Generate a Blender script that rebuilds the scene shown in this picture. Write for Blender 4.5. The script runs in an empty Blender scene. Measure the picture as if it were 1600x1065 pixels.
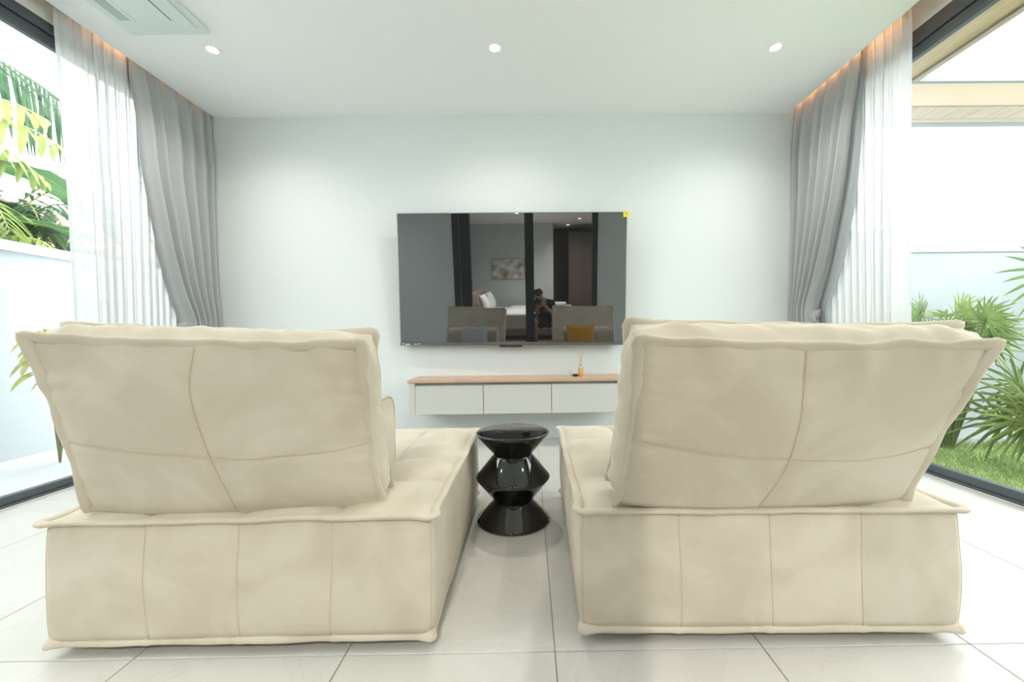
import bpy, bmesh, math, random
from mathutils import Vector, Matrix, noise
from math import sin, cos, pi, radians as rad, exp, sqrt

random.seed(7)
scene = bpy.context.scene
COL = scene.collection

# ------------------------------------------------------------------ camera
F_PX, CX, CY = 635.03, 832.14, 527.08
ROLL, YAW, EYE = -0.0119, 0.0082, 0.9
cam_data = bpy.data.cameras.new('camera')
cam = bpy.data.objects.new('camera', cam_data)
COL.objects.link(cam)
_rg = Vector((cos(YAW), -sin(YAW), 0)); _fw = Vector((sin(YAW), cos(YAW), 0)); _up = Vector((0, 0, 1))
_R = _rg * cos(ROLL) + _up * sin(ROLL)
_U = -_rg * sin(ROLL) + _up * cos(ROLL)
_B = -_fw
cam.matrix_world = Matrix(((_R.x, _U.x, _B.x, 0), (_R.y, _U.y, _B.y, 0), (_R.z, _U.z, _B.z, EYE), (0, 0, 0, 1)))
cam_data.sensor_width = 36.0
cam_data.lens = F_PX / 1600 * 36.0
cam_data.shift_x = -(CX - 800) / 1600
cam_data.shift_y = (CY - 532.5) / 1600
cam_data.clip_start = 0.02
scene.camera = cam

# ------------------------------------------------------------------ world and exposure
world = bpy.data.worlds.new('overcast_sky')
scene.world = world
world.use_nodes = True
_bg = world.node_tree.nodes['Background']
_bg.inputs['Color'].default_value = (0.93, 0.97, 1.0, 1)
_bg.inputs['Strength'].default_value = 1.0
vs = scene.view_settings
vs.view_transform = 'Standard'
vs.look = 'None'
vs.exposure = 2.82
vs.gamma = 1.0
vs.use_curve_mapping = False
scene.cycles.max_bounces = 12
scene.cycles.diffuse_bounces = 8
scene.cycles.transparent_max_bounces = 24
scene.cycles.caustics_reflective = False
scene.cycles.caustics_refractive = False

DOWN_POWER = 9.0           # watts of each ceiling downlight
DOWN_COLOR = (1.0, 0.965, 0.915)
LED_STRENGTH = 2.2          # curtain-cove LED strip
LED_COLOR = (1.0, 0.48, 0.22)

# ------------------------------------------------------------------ room numbers (metres)
YW = 3.648                  # far wall
YB = -0.20                  # wall behind the camera (front face)
ZC = 2.894                  # dropped ceiling
ZT = 3.10                   # top of curtain coves
XL_LIP, XR_LIP = -2.79, 2.366
XL_TRACK, XR_TRACK = -2.857, 2.514
XL, XR = -3.0, 2.655        # outer faces of window lines


# ------------------------------------------------------------------ materials
def new_mat(name):
    m = bpy.data.materials.new(name)
    m.use_nodes = True
    nt = m.node_tree
    for n in list(nt.nodes):
        nt.nodes.remove(n)
    out = nt.nodes.new('ShaderNodeOutputMaterial')
    return m, nt, out


def principled(name, color, rough=0.5, metallic=0.0, ior=1.5, spec=0.5, sheen=0.0, coat=0.0,
               noise_scale=None, noise_amt=0.0, color2=None, bump=0.0, bump_scale=200.0, emission=None, em_str=0.0,
               stretch=None, detail=4.0, trans=0.0):
    m, nt, out = new_mat(name)
    b = nt.nodes.new('ShaderNodeBsdfPrincipled')
    nt.links.new(b.outputs[0], out.inputs[0])
    b.inputs['Base Color'].default_value = (*color, 1)
    b.inputs['Roughness'].default_value = rough
    b.inputs['Metallic'].default_value = metallic
    b.inputs['IOR'].default_value = ior
    b.inputs['Specular IOR Level'].default_value = spec
    b.inputs['Sheen Weight'].default_value = sheen
    b.inputs['Coat Weight'].default_value = coat
    b.inputs['Transmission Weight'].default_value = trans
    if emission:
        b.inputs['Emission Color'].default_value = (*emission, 1)
        b.inputs['Emission Strength'].default_value = em_str
    if noise_scale or bump:
        tc = nt.nodes.new('ShaderNodeTexCoord')
        mp = nt.nodes.new('ShaderNodeMapping')
        if stretch:
            mp.inputs['Scale'].default_value = stretch
        nt.links.new(tc.outputs['Object'], mp.inputs['Vector'])
    if noise_scale:
        n = nt.nodes.new('ShaderNodeTexNoise')
        n.inputs['Scale'].default_value = noise_scale
        n.inputs['Detail'].default_value = detail
        nt.links.new(mp.outputs[0], n.inputs['Vector'])
        rp = nt.nodes.new('ShaderNodeValToRGB')
        rp.color_ramp.elements[0].position = 0.35
        rp.color_ramp.elements[1].position = 0.68
        c2 = color2 if color2 else tuple(min(1, c * (1 + noise_amt)) for c in color)
        rp.color_ramp.elements[0].color = (*color, 1)
        rp.color_ramp.elements[1].color = (*c2, 1)
        nt.links.new(n.outputs['Fac'], rp.inputs['Fac'])
        nt.links.new(rp.outputs[0], b.inputs['Base Color'])
    if bump:
        n2 = nt.nodes.new('ShaderNodeTexNoise')
        n2.inputs['Scale'].default_value = bump_scale
        n2.inputs['Detail'].default_value = 3
        nt.links.new(mp.outputs[0], n2.inputs['Vector'])
        bp = nt.nodes.new('ShaderNodeBump')
        bp.inputs['Strength'].default_value = bump
        bp.inputs['Distance'].default_value = 0.002
        nt.links.new(n2.outputs['Fac'], bp.inputs['Height'])
        nt.links.new(bp.outputs[0], b.inputs['Normal'])
    return m


def leaf_mat(name, c1, c2, scale=6.0, transl=0.45):
    m, nt, out = new_mat(name)
    tc = nt.nodes.new('ShaderNodeTexCoord')
    n = nt.nodes.new('ShaderNodeTexNoise')
    n.inputs['Scale'].default_value = scale
    nt.links.new(tc.outputs['Object'], n.inputs['Vector'])
    rp = nt.nodes.new('ShaderNodeValToRGB')
    rp.color_ramp.elements[0].position = 0.4
    rp.color_ramp.elements[1].position = 0.6
    rp.color_ramp.elements[0].color = (*c1, 1)
    rp.color_ramp.elements[1].color = (*c2, 1)
    nt.links.new(n.outputs['Fac'], rp.inputs['Fac'])
    d = nt.nodes.new('ShaderNodeBsdfPrincipled')
    d.inputs['Roughness'].default_value = 0.45
    t = nt.nodes.new('ShaderNodeBsdfTranslucent')
    mx = nt.nodes.new('ShaderNodeMixShader')
    mx.inputs[0].default_value = transl
    nt.links.new(rp.outputs[0], d.inputs['Base Color'])
    nt.links.new(rp.outputs[0], t.inputs['Color'])
    nt.links.new(d.outputs[0], mx.inputs[1])
    nt.links.new(t.outputs[0], mx.inputs[2])
    nt.links.new(mx.outputs[0], out.inputs[0])
    return m


def cloth_mat(name, color, transp=0.0, transl=0.4, weave=900.0):
    m, nt, out = new_mat(name)
    d = nt.nodes.new('ShaderNodeBsdfDiffuse')
    t = nt.nodes.new('ShaderNodeBsdfTranslucent')
    tc = nt.nodes.new('ShaderNodeTexCoord')
    n = nt.nodes.new('ShaderNodeTexNoise')
    n.inputs['Scale'].default_value = weave
    nt.links.new(tc.outputs['Object'], n.inputs['Vector'])
    rp = nt.nodes.new('ShaderNodeValToRGB')
    rp.color_ramp.elements[0].color = (*[c * 0.9 for c in color], 1)
    rp.color_ramp.elements[1].color = (*color, 1)
    nt.links.new(n.outputs['Fac'], rp.inputs['Fac'])
    for s in (d, t):
        nt.links.new(rp.outputs[0], s.inputs['Color'])
    mx = nt.nodes.new('ShaderNodeMixShader')
    mx.inputs[0].default_value = transl
    nt.links.new(d.outputs[0], mx.inputs[1])
    nt.links.new(t.outputs[0], mx.inputs[2])
    last = mx
    if transp > 0:
        tr = nt.nodes.new('ShaderNodeBsdfTransparent')
        m2 = nt.nodes.new('ShaderNodeMixShader')
        m2.inputs[0].default_value = transp
        nt.links.new(mx.outputs[0], m2.inputs[1])
        nt.links.new(tr.outputs[0], m2.inputs[2])
        last = m2
    nt.links.new(last.outputs[0], out.inputs[0])
    return m


def glass_mat(name, tint=(0.97, 0.985, 0.98), refl=1.0):
    m, nt, out = new_mat(name)
    tr = nt.nodes.new('ShaderNodeBsdfTransparent')
    tr.inputs['Color'].default_value = (*tint, 1)
    g = nt.nodes.new('ShaderNodeBsdfGlossy')
    g.inputs['Roughness'].default_value = 0.0
    lw = nt.nodes.new('ShaderNodeLayerWeight')
    lw.inputs['Blend'].default_value = 0.5
    pw_ = nt.nodes.new('ShaderNodeMath'); pw_.operation = 'POWER'; pw_.inputs[1].default_value = 5.0
    fr = nt.nodes.new('ShaderNodeMath'); fr.operation = 'MULTIPLY_ADD'
    fr.inputs[1].default_value = 0.85; fr.inputs[2].default_value = 0.02
    nt.links.new(lw.outputs['Facing'], pw_.inputs[0])
    nt.links.new(pw_.outputs[0], fr.inputs[0])
    mx = nt.nodes.new('ShaderNodeMixShader')
    nt.links.new(fr.outputs[0], mx.inputs[0])
    nt.links.new(tr.outputs[0], mx.inputs[1])
    nt.links.new(g.outputs[0], mx.inputs[2])
    nt.links.new(mx.outputs[0], out.inputs[0])
    return m


def emit_mat(name, color, strength):
    m, nt, out = new_mat(name)
    e = nt.nodes.new('ShaderNodeEmission')
    e.inputs['Color'].default_value = (*color, 1)
    e.inputs['Strength'].default_value = strength
    nt.links.new(e.outputs[0], out.inputs[0])
    return m


def suede_mat(name):
    m, nt, out = new_mat(name)
    b = nt.nodes.new('ShaderNodeBsdfPrincipled')
    nt.links.new(b.outputs[0], out.inputs[0])
    b.inputs['Roughness'].default_value = 0.85
    b.inputs['Specular IOR Level'].default_value = 0.15
    b.inputs['Sheen Weight'].default_value = 0.35
    b.inputs['Sheen Roughness'].default_value = 0.45
    b.inputs['Sheen Tint'].default_value = (1, 0.95, 0.85, 1)
    tc = nt.nodes.new('ShaderNodeTexCoord')
    n1 = nt.nodes.new('ShaderNodeTexNoise')       # brushed-nap patches
    n1.inputs['Scale'].default_value = 4.0
    n1.inputs['Detail'].default_value = 5
    n1.inputs['Distortion'].default_value = 0.8
    nt.links.new(tc.outputs['Object'], n1.inputs['Vector'])
    rp = nt.nodes.new('ShaderNodeValToRGB')
    e = rp.color_ramp.elements
    e[0].position = 0.40; e[0].color = (0.530, 0.474, 0.378, 1)
    e[1].position = 0.60; e[1].color = (0.600, 0.545, 0.448, 1)
    nt.links.new(n1.outputs['Fac'], rp.inputs['Fac'])
    nt.links.new(rp.outputs[0], b.inputs['Base Color'])
    n2 = nt.nodes.new('ShaderNodeTexNoise')
    n2.inputs['Scale'].default_value = 900
    nt.links.new(tc.outputs['Object'], n2.inputs['Vector'])
    bp = nt.nodes.new('ShaderNodeBump')
    bp.inputs['Strength'].default_value = 0.12
    bp.inputs['Distance'].default_value = 0.001
    nt.links.new(n2.outputs['Fac'], bp.inputs['Height'])
    nt.links.new(bp.outputs[0], b.inputs['Normal'])
    return m


def tile_mat(name):
    m, nt, out = new_mat(name)
    b = nt.nodes.new('ShaderNodeBsdfPrincipled')
    nt.links.new(b.outputs[0], out.inputs[0])
    b.inputs['Roughness'].default_value = 0.32
    tc = nt.nodes.new('ShaderNodeTexCoord')
    oi = nt.nodes.new('ShaderNodeObjectInfo')
    add = nt.nodes.new('ShaderNodeVectorMath'); add.operation = 'ADD'
    sc = nt.nodes.new('ShaderNodeVectorMath'); sc.operation = 'SCALE'
    sc.inputs['Scale'].default_value = 1.0
    cmb = nt.nodes.new('ShaderNodeCombineXYZ')
    ml = nt.nodes.new('ShaderNodeMath'); ml.operation = 'MULTIPLY'; ml.inputs[1].default_value = 37.0
    nt.links.new(oi.outputs['Random'], ml.inputs[0])
    nt.links.new(ml.outputs[0], cmb.inputs[0]); nt.links.new(ml.outputs[0], cmb.inputs[2])
    nt.links.new(tc.outputs['Object'], sc.inputs[0])
    nt.links.new(sc.outputs[0], add.inputs[0]); nt.links.new(cmb.outputs[0], add.inputs[1])
    n = nt.nodes.new('ShaderNodeTexNoise')
    n.inputs['Scale'].default_value = 1.6; n.inputs['Detail'].default_value = 8
    n.inputs['Roughness'].default_value = 0.62; n.inputs['Distortion'].default_value = 1.4
    nt.links.new(add.outputs[0], n.inputs['Vector'])
    rp = nt.nodes.new('ShaderNodeValToRGB')
    e = rp.color_ramp.elements
    e[0].position = 0.30; e[0].color = (0.535, 0.522, 0.487, 1)
    e[1].position = 0.70; e[1].color = (0.583, 0.572, 0.54, 1)
    v = rp.color_ramp.elements.new(0.497); v.color = (0.57, 0.558, 0.525, 1)
    v = rp.color_ramp.elements.new(0.505); v.color = (0.525, 0.513, 0.475, 1)
    v = rp.color_ramp.elements.new(0.513); v.color = (0.575, 0.563, 0.53, 1)
    nt.links.new(n.outputs['Fac'], rp.inputs['Fac'])
    nt.links.new(rp.outputs[0], b.inputs['Base Color'])
    return m


def wood_mat(name, c1, c2, rough=0.45, stretch=(2, 30, 30), scale=3.0):
    m, nt, out = new_mat(name)
    b = nt.nodes.new('ShaderNodeBsdfPrincipled')
    nt.links.new(b.outputs[0], out.inputs[0])
    b.inputs['Roughness'].default_value = rough
    tc = nt.nodes.new('ShaderNodeTexCoord')
    oi = nt.nodes.new('ShaderNodeObjectInfo')
    mp = nt.nodes.new('ShaderNodeMapping')
    mp.inputs['Scale'].default_value = stretch
    cmb = nt.nodes.new('ShaderNodeCombineXYZ')
    ml = nt.nodes.new('ShaderNodeMath'); ml.operation = 'MULTIPLY'; ml.inputs[1].default_value = 23.0
    nt.links.new(oi.outputs['Random'], ml.inputs[0])
    for k in range(3):
        nt.links.new(ml.outputs[0], cmb.inputs[k])
    nt.links.new(cmb.outputs[0], mp.inputs['Location'])
    nt.links.new(tc.outputs['Object'], mp.inputs['Vector'])
    n = nt.nodes.new('ShaderNodeTexNoise')
    n.inputs['Scale'].default_value = scale; n.inputs['Detail'].default_value = 6
    nt.links.new(mp.outputs[0], n.inputs['Vector'])
    rp = nt.nodes.new('ShaderNodeValToRGB')
    rp.color_ramp.elements[0].position = 0.35; rp.color_ramp.elements[0].color = (*c1, 1)
    rp.color_ramp.elements[1].position = 0.65; rp.color_ramp.elements[1].color = (*c2, 1)
    nt.links.new(n.outputs['Fac'], rp.inputs['Fac'])
    nt.links.new(rp.outputs[0], b.inputs['Base Color'])
    return m


M = {}
M['wall'] = principled('sage_white_paint', (0.69, 0.725, 0.715), 0.75, spec=0.2, bump=0.03, bump_scale=350)
M['ceiling'] = principled('ceiling_paint', (0.875, 0.897, 0.90), 0.8, spec=0.2)
M['cove'] = principled('cove_paint', (0.78, 0.78, 0.74), 0.8, spec=0.2)
M['grout'] = principled('grout', (0.42, 0.40, 0.36), 0.9)
M['tile'] = tile_mat('porcelain_tile')
M['suede'] = suede_mat('beige_suede')
M['seam'] = principled('seam_thread', (0.56, 0.50, 0.395), 0.9, spec=0.1)
M['frame'] = principled('dark_grey_aluminium', (0.085, 0.10, 0.115), 0.42, metallic=0.25, noise_scale=3, noise_amt=0.1)
M['door_frame'] = principled('black_door_aluminium', (0.018, 0.019, 0.022), 0.5)
M['glass'] = glass_mat('window_glass')
M['drape'] = cloth_mat('grey_drape', (0.50, 0.512, 0.515), 0.0, 0.12)
M['lining'] = cloth_mat('drape_lining', (0.56, 0.59, 0.61), 0.0, 0.25)
M['sheer'] = cloth_mat('white_sheer', (0.83, 0.84, 0.85), 0.13, 0.27)
M['hem'] = cloth_mat('sheer_hem', (0.86, 0.88, 0.89), 0.05, 0.5)
M['black_top'] = principled('black_glazed_top', (0.006, 0.006, 0.006), 0.05, ior=1.5, bump=0.9, bump_scale=11)
M['black_gloss'] = principled('black_glazed_ceramic', (0.006, 0.006, 0.006), 0.04, ior=1.6, coat=0.6, bump=0.10, bump_scale=16)
M['screen'] = principled('tv_screen_glass', (0.012, 0.013, 0.014), 0.02, ior=2.45)
M['tv_frame'] = principled('tv_metal_frame', (0.45, 0.46, 0.47), 0.3, metallic=0.9)
M['tv_bottom'] = principled('tv_dark_metal', (0.14, 0.145, 0.15), 0.35, metallic=0.6)
M['tv_black'] = principled('black_plastic', (0.015, 0.015, 0.017), 0.4)
M['yellow'] = principled('yellow_sticker', (0.85, 0.62, 0.02), 0.5)
M['print'] = principled('white_print', (0.8, 0.8, 0.8), 0.5)
M['ink'] = principled('dark_print', (0.08, 0.06, 0.02), 0.6)
M['oak'] = wood_mat('oak_veneer', (0.50, 0.335, 0.235), (0.56, 0.385, 0.275), 0.4, (2, 25, 25))
M['lacquer'] = principled('warm_grey_lacquer', (0.56, 0.555, 0.52), 0.45)
M['shadow_gap'] = principled('recess_grey', (0.52, 0.52, 0.49), 0.6)
M['ac'] = principled('ac_plastic', (0.68, 0.76, 0.745), 0.35)
M['ac_vent'] = principled('ac_vent_grey', (0.42, 0.50, 0.48), 0.5)
M['lamp_ring'] = principled('lamp_ring_white', (0.75, 0.74, 0.72), 0.35)
M['lamp_lens'] = emit_mat('lamp_lens', (1.0, 0.95, 0.88), 9.0)
M['led'] = emit_mat('warm_led', LED_COLOR, LED_STRENGTH)
M['track'] = principled('white_track', (0.75, 0.75, 0.74), 0.4)
M['out_wall'] = principled('white_render', (0.38, 0.405, 0.42), 0.85, noise_scale=1.5, noise_amt=0.05)
M['paving'] = principled('pale_paving', (0.42, 0.43, 0.43), 0.8, noise_scale=4, noise_amt=0.06)
M['soil'] = principled('lawn_soil', (0.27, 0.35, 0.13), 0.95, noise_scale=9, noise_amt=0.5)
M['grass'] = leaf_mat('grass_blade', (0.26, 0.35, 0.11), (0.38, 0.46, 0.19), 5)
M['palm'] = leaf_mat('palm_leaf_green', (0.11, 0.19, 0.06), (0.21, 0.30, 0.10), 3)
M['palm_light'] = leaf_mat('palm_leaf_lime', (0.25, 0.32, 0.08), (0.36, 0.42, 0.15), 3)
M['palm_dark'] = leaf_mat('palm_leaf_dark', (0.055, 0.12, 0.07), (0.11, 0.19, 0.11), 3)
M['banana'] = leaf_mat('banana_leaf', (0.06, 0.14, 0.06), (0.10, 0.20, 0.08), 2)
M['croton'] = leaf_mat('croton_leaf', (0.30, 0.36, 0.04), (0.46, 0.46, 0.18), 8)
M['stem'] = principled('plant_stem', (0.22, 0.24, 0.10), 0.8)
M['rib'] = principled('yellow_rib', (0.50, 0.52, 0.18), 0.6)
M['roof_red'] = principled('red_roof_tile', (0.36, 0.19, 0.155), 0.8, noise_scale=6, noise_amt=0.25)
M['soffit'] = wood_mat('soffit_plank', (0.46, 0.33, 0.19), (0.56, 0.42, 0.27), 0.5, (25, 1.5, 25))
M['soffit_cream'] = principled('soffit_cream', (0.62, 0.49, 0.375), 0.8)
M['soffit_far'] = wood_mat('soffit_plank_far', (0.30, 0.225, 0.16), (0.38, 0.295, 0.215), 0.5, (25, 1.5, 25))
M['fascia'] = principled('roof_fascia', (0.36, 0.29, 0.23), 0.6)
M['fascia_grey'] = principled('roof_fascia_grey', (0.20, 0.215, 0.22), 0.6)
M['mustard'] = principled('mustard_fabric', (0.62, 0.32, 0.02), 0.9, sheen=0.3, bump=0.2, bump_scale=500)
M['grey_fabric'] = principled('pale_grey_fabric', (0.50, 0.52, 0.56), 0.9, sheen=0.2, bump=0.2, bump_scale=500)
M['bed_wall'] = principled('bedroom_paint', (0.58, 0.64, 0.64), 0.8)
M['bed_floor'] = wood_mat('bedroom_floor', (0.22, 0.13, 0.08), (0.30, 0.18, 0.11), 0.4)
M['white_cloth'] = principled('white_bed_linen', (0.75, 0.76, 0.78), 0.9)
M['taupe'] = principled('taupe_upholstery', (0.32, 0.26, 0.22), 0.9)
M['walnut'] = wood_mat('dark_walnut', (0.035, 0.028, 0.024), (0.06, 0.048, 0.04), 0.5)
M['brown_panel'] = wood_mat('brown_panel', (0.10, 0.085, 0.075), (0.13, 0.11, 0.095), 0.5)
M['canvas'] = principled('abstract_canvas', (0.80, 0.79, 0.76), 0.8, noise_scale=6, color2=(0.22, 0.19, 0.16), detail=9)
M['skin'] = principled('skin', (0.42, 0.25, 0.17), 0.55)
M['hair'] = principled('black_hair', (0.012, 0.010, 0.009), 0.5, bump=0.4, bump_scale=150)
M['tshirt'] = principled('black_tshirt', (0.018, 0.018, 0.02), 0.9)
M['shorts'] = principled('black_shorts', (0.022, 0.022, 0.025), 0.9)
M['amber'] = principled('amber_oil_glass', (0.80, 0.45, 0.10), 0.12, trans=0.35, ior=1.3)
M['clear_neck'] = principled('clear_glass_shoulder', (0.85, 0.78, 0.66), 0.08, trans=0.6, ior=1.3)
M['reed'] = principled('reed_stick', (0.62, 0.44, 0.30), 0.8)


# ------------------------------------------------------------------ helpers
def obj(name, verts, faces, mat, parent=None, smooth=False, loc=None):
    me = bpy.data.meshes.new(name)
    me.from_pydata([tuple(v) for v in verts], [], faces)
    me.update()
    if mat:
        me.materials.append(mat)
    if smooth:
        me.polygons.foreach_set('use_smooth', [True] * len(me.polygons))
    o = bpy.data.objects.new(name, me)
    COL.objects.link(o)
    if parent:
        o.parent = parent
    if loc:
        o.location = loc
    return o


def obj_bm(name, bm, mat, parent=None, smooth=False, loc=None):
    me = bpy.data.meshes.new(name)
    bm.to_mesh(me); bm.free()
    if mat:
        me.materials.append(mat)
    if smooth:
        me.polygons.foreach_set('use_smooth', [True] * len(me.polygons))
    o = bpy.data.objects.new(name, me)
    COL.objects.link(o)
    if parent:
        o.parent = parent
    if loc:
        o.location = loc
    return o


def tag(o, label=None, cat=None, group=None, kind=None):
    if label: o['label'] = label
    if cat: o['category'] = cat
    if group: o['group'] = group
    if kind: o['kind'] = kind
    return o


def empty(name, loc=(0, 0, 0), rz=0.0):
    o = bpy.data.objects.new(name, None)
    COL.objects.link(o)
    o.location = loc
    o.rotation_euler = (0, 0, rz)
    o.empty_display_size = 0.05
    return o


def bm_box(bm, x0, x1, y0, y1, z0, z1, bev=0.0, seg=2):
    r = bmesh.ops.create_cube(bm, size=1.0)
    for v in r['verts']:
        v.co = Vector((x0 + (v.co.x + .5) * (x1 - x0), y0 + (v.co.y + .5) * (y1 - y0), z0 + (v.co.z + .5) * (z1 - z0)))
    if bev > 0:
        es = list({e for v in r['verts'] for e in v.link_edges})
        bmesh.ops.bevel(bm, geom=es, offset=bev, segments=seg, affect='EDGES', profile=0.5)


def box(name, x0, x1, y0, y1, z0, z1, mat, parent=None, bev=0.0, seg=2, center=False):
    """box; with center=True the object's origin sits at the box centre (procedural textures then vary per piece)"""
    bm = bmesh.new()
    if center:
        c = Vector(((x0 + x1) / 2, (y0 + y1) / 2, (z0 + z1) / 2))
        bm_box(bm, x0 - c.x, x1 - c.x, y0 - c.y, y1 - c.y, z0 - c.z, z1 - c.z, bev, seg)
        return obj_bm(name, bm, mat, parent, loc=c)
    bm_box(bm, x0, x1, y0, y1, z0, z1, bev, seg)
    return obj_bm(name, bm, mat, parent)


def sweep(P, A, B, prof, closed_path=True, cap=True):
    """cross-section prof [(a,b)] carried along points P on axes A,B"""
    n, k = len(P), len(prof)
    V = [P[i] + A[i] * a + B[i] * b for i in range(n) for a, b in prof]
    Fc = []
    for i in range(n if closed_path else n - 1):
        j = (i + 1) % n
        for q in range(k):
            r = (q + 1) % k
            Fc.append((i * k + q, i * k + r, j * k + r, j * k + q))
    if not closed_path and cap:
        Fc.append(tuple(range(k))[::-1])
        Fc.append(tuple((n - 1) * k + q for q in range(k)))
    return V, Fc


def tube(P, r, k=6, radii=None):
    P = [Vector(p) for p in P]
    n = len(P)
    A, B = [], []
    ref = Vector((0.13, 0.27, 0.95)).normalized()
    for i in range(n):
        t = (P[min(i + 1, n - 1)] - P[max(i - 1, 0)])
        t = t.normalized() if t.length > 1e-9 else Vector((0, 0, 1))
        rr = ref if abs(t.dot(ref)) < 0.95 else Vector((1, 0, 0))
        a = t.cross(rr).normalized()
        A.append(a); B.append(t.cross(a).normalized())
    V, Fc = [], []
    for i in range(n):
        ri = radii[i] if radii else r
        for q in range(k):
            th = 2 * pi * q / k
            V.append(P[i] + A[i] * (ri * cos(th)) + B[i] * (ri * sin(th)))
    for i in range(n - 1):
        for q in range(k):
            s = (q + 1) % k
            Fc.append((i * k + q, i * k + s, (i + 1) * k + s, (i + 1) * k + q))
    Fc.append(tuple(range(k))[::-1]); Fc.append(tuple((n - 1) * k + q for q in range(k)))
    return V, Fc


def lathe(profile, n=64):
    V, Fc = [], []
    k = len(profile)
    for i in range(n):
        th = 2 * pi * i / n
        for r, z in profile:
            V.append(Vector((r * cos(th), r * sin(th), z)))
    for i in range(n):
        j = (i + 1) % n
        for q in range(k - 1):
            Fc.append((i * k + q, j * k + q, j * k + q + 1, i * k + q + 1))
    return V, Fc


def interp(tab, x):
    tab = sorted(tab)
    if x <= tab[0][0]: return tab[0][1]
    for (a, b), (c, d) in zip(tab, tab[1:]):
        if x <= c:
            t = (x - a) / (c - a)
            return b + (d - b) * t
    return tab[-1][1]


def smoothtab(tab, x):
    h = 0.09
    return sum(interp(tab, x + d * h) for d in (-1, -.5, 0, .5, 1)) / 5


def sstep(a, b, x):
    t = max(0, min(1, (x - a) / (b - a)))
    return t * t * (3 - 2 * t)


def nz(x, y, z): return noise.noise(Vector((x, y, z)))


def merge(parts):
    V, Fc = [], []
    for v, f in parts:
        o = len(V)
        V += list(v); Fc += [tuple(i + o for i in q) for q in f]
    return V, Fc


# ================================================================== STRUCTURE
def struct(o): return tag(o, kind='structure')


# floor: grout bed and the separate 0.6 x 1.2 m porcelain tiles laid on it
floor = struct(box('floor', XL, XR, YB - .12, YW + .12, -0.12, -0.005, M['grout']))
floor['label'] = 'pale porcelain tiled floor under the sofas'
GX0, GY0, TW, TL = -1.137, 1.1646, 0.6, 1.2
for i in range(-4, 8):
    for j in range(-2, 3):
        x0 = max(GX0 + TW * i, XL_TRACK - .10) ; x1 = min(GX0 + TW * (i + 1), XR_TRACK + .10)
        y0 = max(GY0 + TL * j, YB); y1 = min(GY0 + TL * (j + 1), YW)
        if x1 - x0 < .02 or y1 - y0 < .02: continue
        g = .0016
        box('tile', x0 + g, x1 - g, y0 + g, y1 - g, -0.005, 0.0, M['tile'], floor, bev=.0012, seg=1, center=True)

# far wall with TV
struct(box('wall_far', XL - .1, XR + .1, YW, YW + .15, -0.12, ZT + .1, M['wall']))
# dropped ceiling board, cove tops and outer bulkheads
ceil = box('ceiling', XL_LIP, XR_LIP, YB, YW, ZC, ZC + .05, M['ceiling'])
struct(ceil)
struct(box('ceiling_upper', XL - .1, XR + .1, YB - .15, YW + .15, ZT, ZT + .12, M['cove']))
struct(box('trim_1', XL + .02, XL + .10, YB, YW, 2.85, ZT, M['cove']))
struct(box('trim_2', XR - .095, XR - .02, YB, YW, 2.888, ZT, M['cove']))

# wall behind the camera, with the opening to the bedroom
struct(box('wall_back_left', XL - .1, -1.49, YB - .15, YB, -0.12, ZT, M['wall']))
struct(box('wall_back_right', 1.05, XR + .1, YB - .15, YB, -0.12, ZT, M['wall']))
struct(box('wall_back_top', -1.49, 1.05, YB - .15, YB, 2.62, ZT, M['wall']))


# ---- side windows: fixed head, floor track, panes
def window(name, xin, xout, zs, zh0, zh1, sgn, stiles, label):
    w = empty(name, ((xin + xout) / 2, YB, 0))
    tag(w, label, kind='structure')
    ox, oy = w.location.x, w.location.y
    a, b = sorted((xin, xout))

    def lb(nm, x0, x1, y0, y1, z0, z1, m, bev=.003):
        return box(nm, min(x0, x1) - ox, max(x0, x1) - ox, y0 - oy, y1 - oy, z0, z1, m, w, bev=bev, seg=1)
    # floor track: low sill plus the taller rail of the leaf
    lb('floor_track', xin, xout, YB, YW, 0.0, 0.022, M['frame'])
    xr0 = xin + sgn * .012
    lb('bottom_rail', xr0, xr0 + sgn * .045, YB, YW, 0.022, zs, M['frame'])
    lb('track_lip', xin - sgn * .004, xin, YB, YW, 0.0, 0.008, M['track'], bev=.001)
    # head: inner casing and stepped rail
    xh = xin + sgn * .043
    lb('head_casing', xh + sgn * .045, xout, YB, YW, zh0 + .04, zh1, M['frame'])
    lb('head_rail', xh, xh + sgn * .045, YB, YW, zh0 + .075, zh1, M['frame'])
    lb('top_rail', xh + sgn * .012, xh + sgn * .05, YB, YW, zh0, zh0 + .07, M['frame'])
    ys = [YB] + stiles + [YW]
    for y in stiles:
        lb('stile', xr0 + sgn * .002, xr0 + sgn * .043, y - .04, y + .04, zs, zh0, M['frame'])
    xg = xr0 + sgn * .020
    for y0, y1 in zip(ys, ys[1:]):
        lb('pane', xg, xg + sgn * .008, y0 + (.04 if y0 > YB else 0), y1 - (.04 if y1 < YW else 0), zs - .01, zh0 + .01, M['glass'], bev=0)
    return w


window('window_1', XL_TRACK, XL + .02, 0.064, 2.712, 2.851, -1, [0.95, 3.6], 'wide dark-framed sliding window on the left side')
window('window_2', XR_TRACK, XR - .02, 0.071, 2.717, 2.889, 1, [0.95, 3.6], 'wide dark-framed sliding window on the right side')


# ================================================================== SOFAS
SW, SD, ST = 1.125, 1.13, 0.392     # sofa base width, depth, seat height


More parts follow.
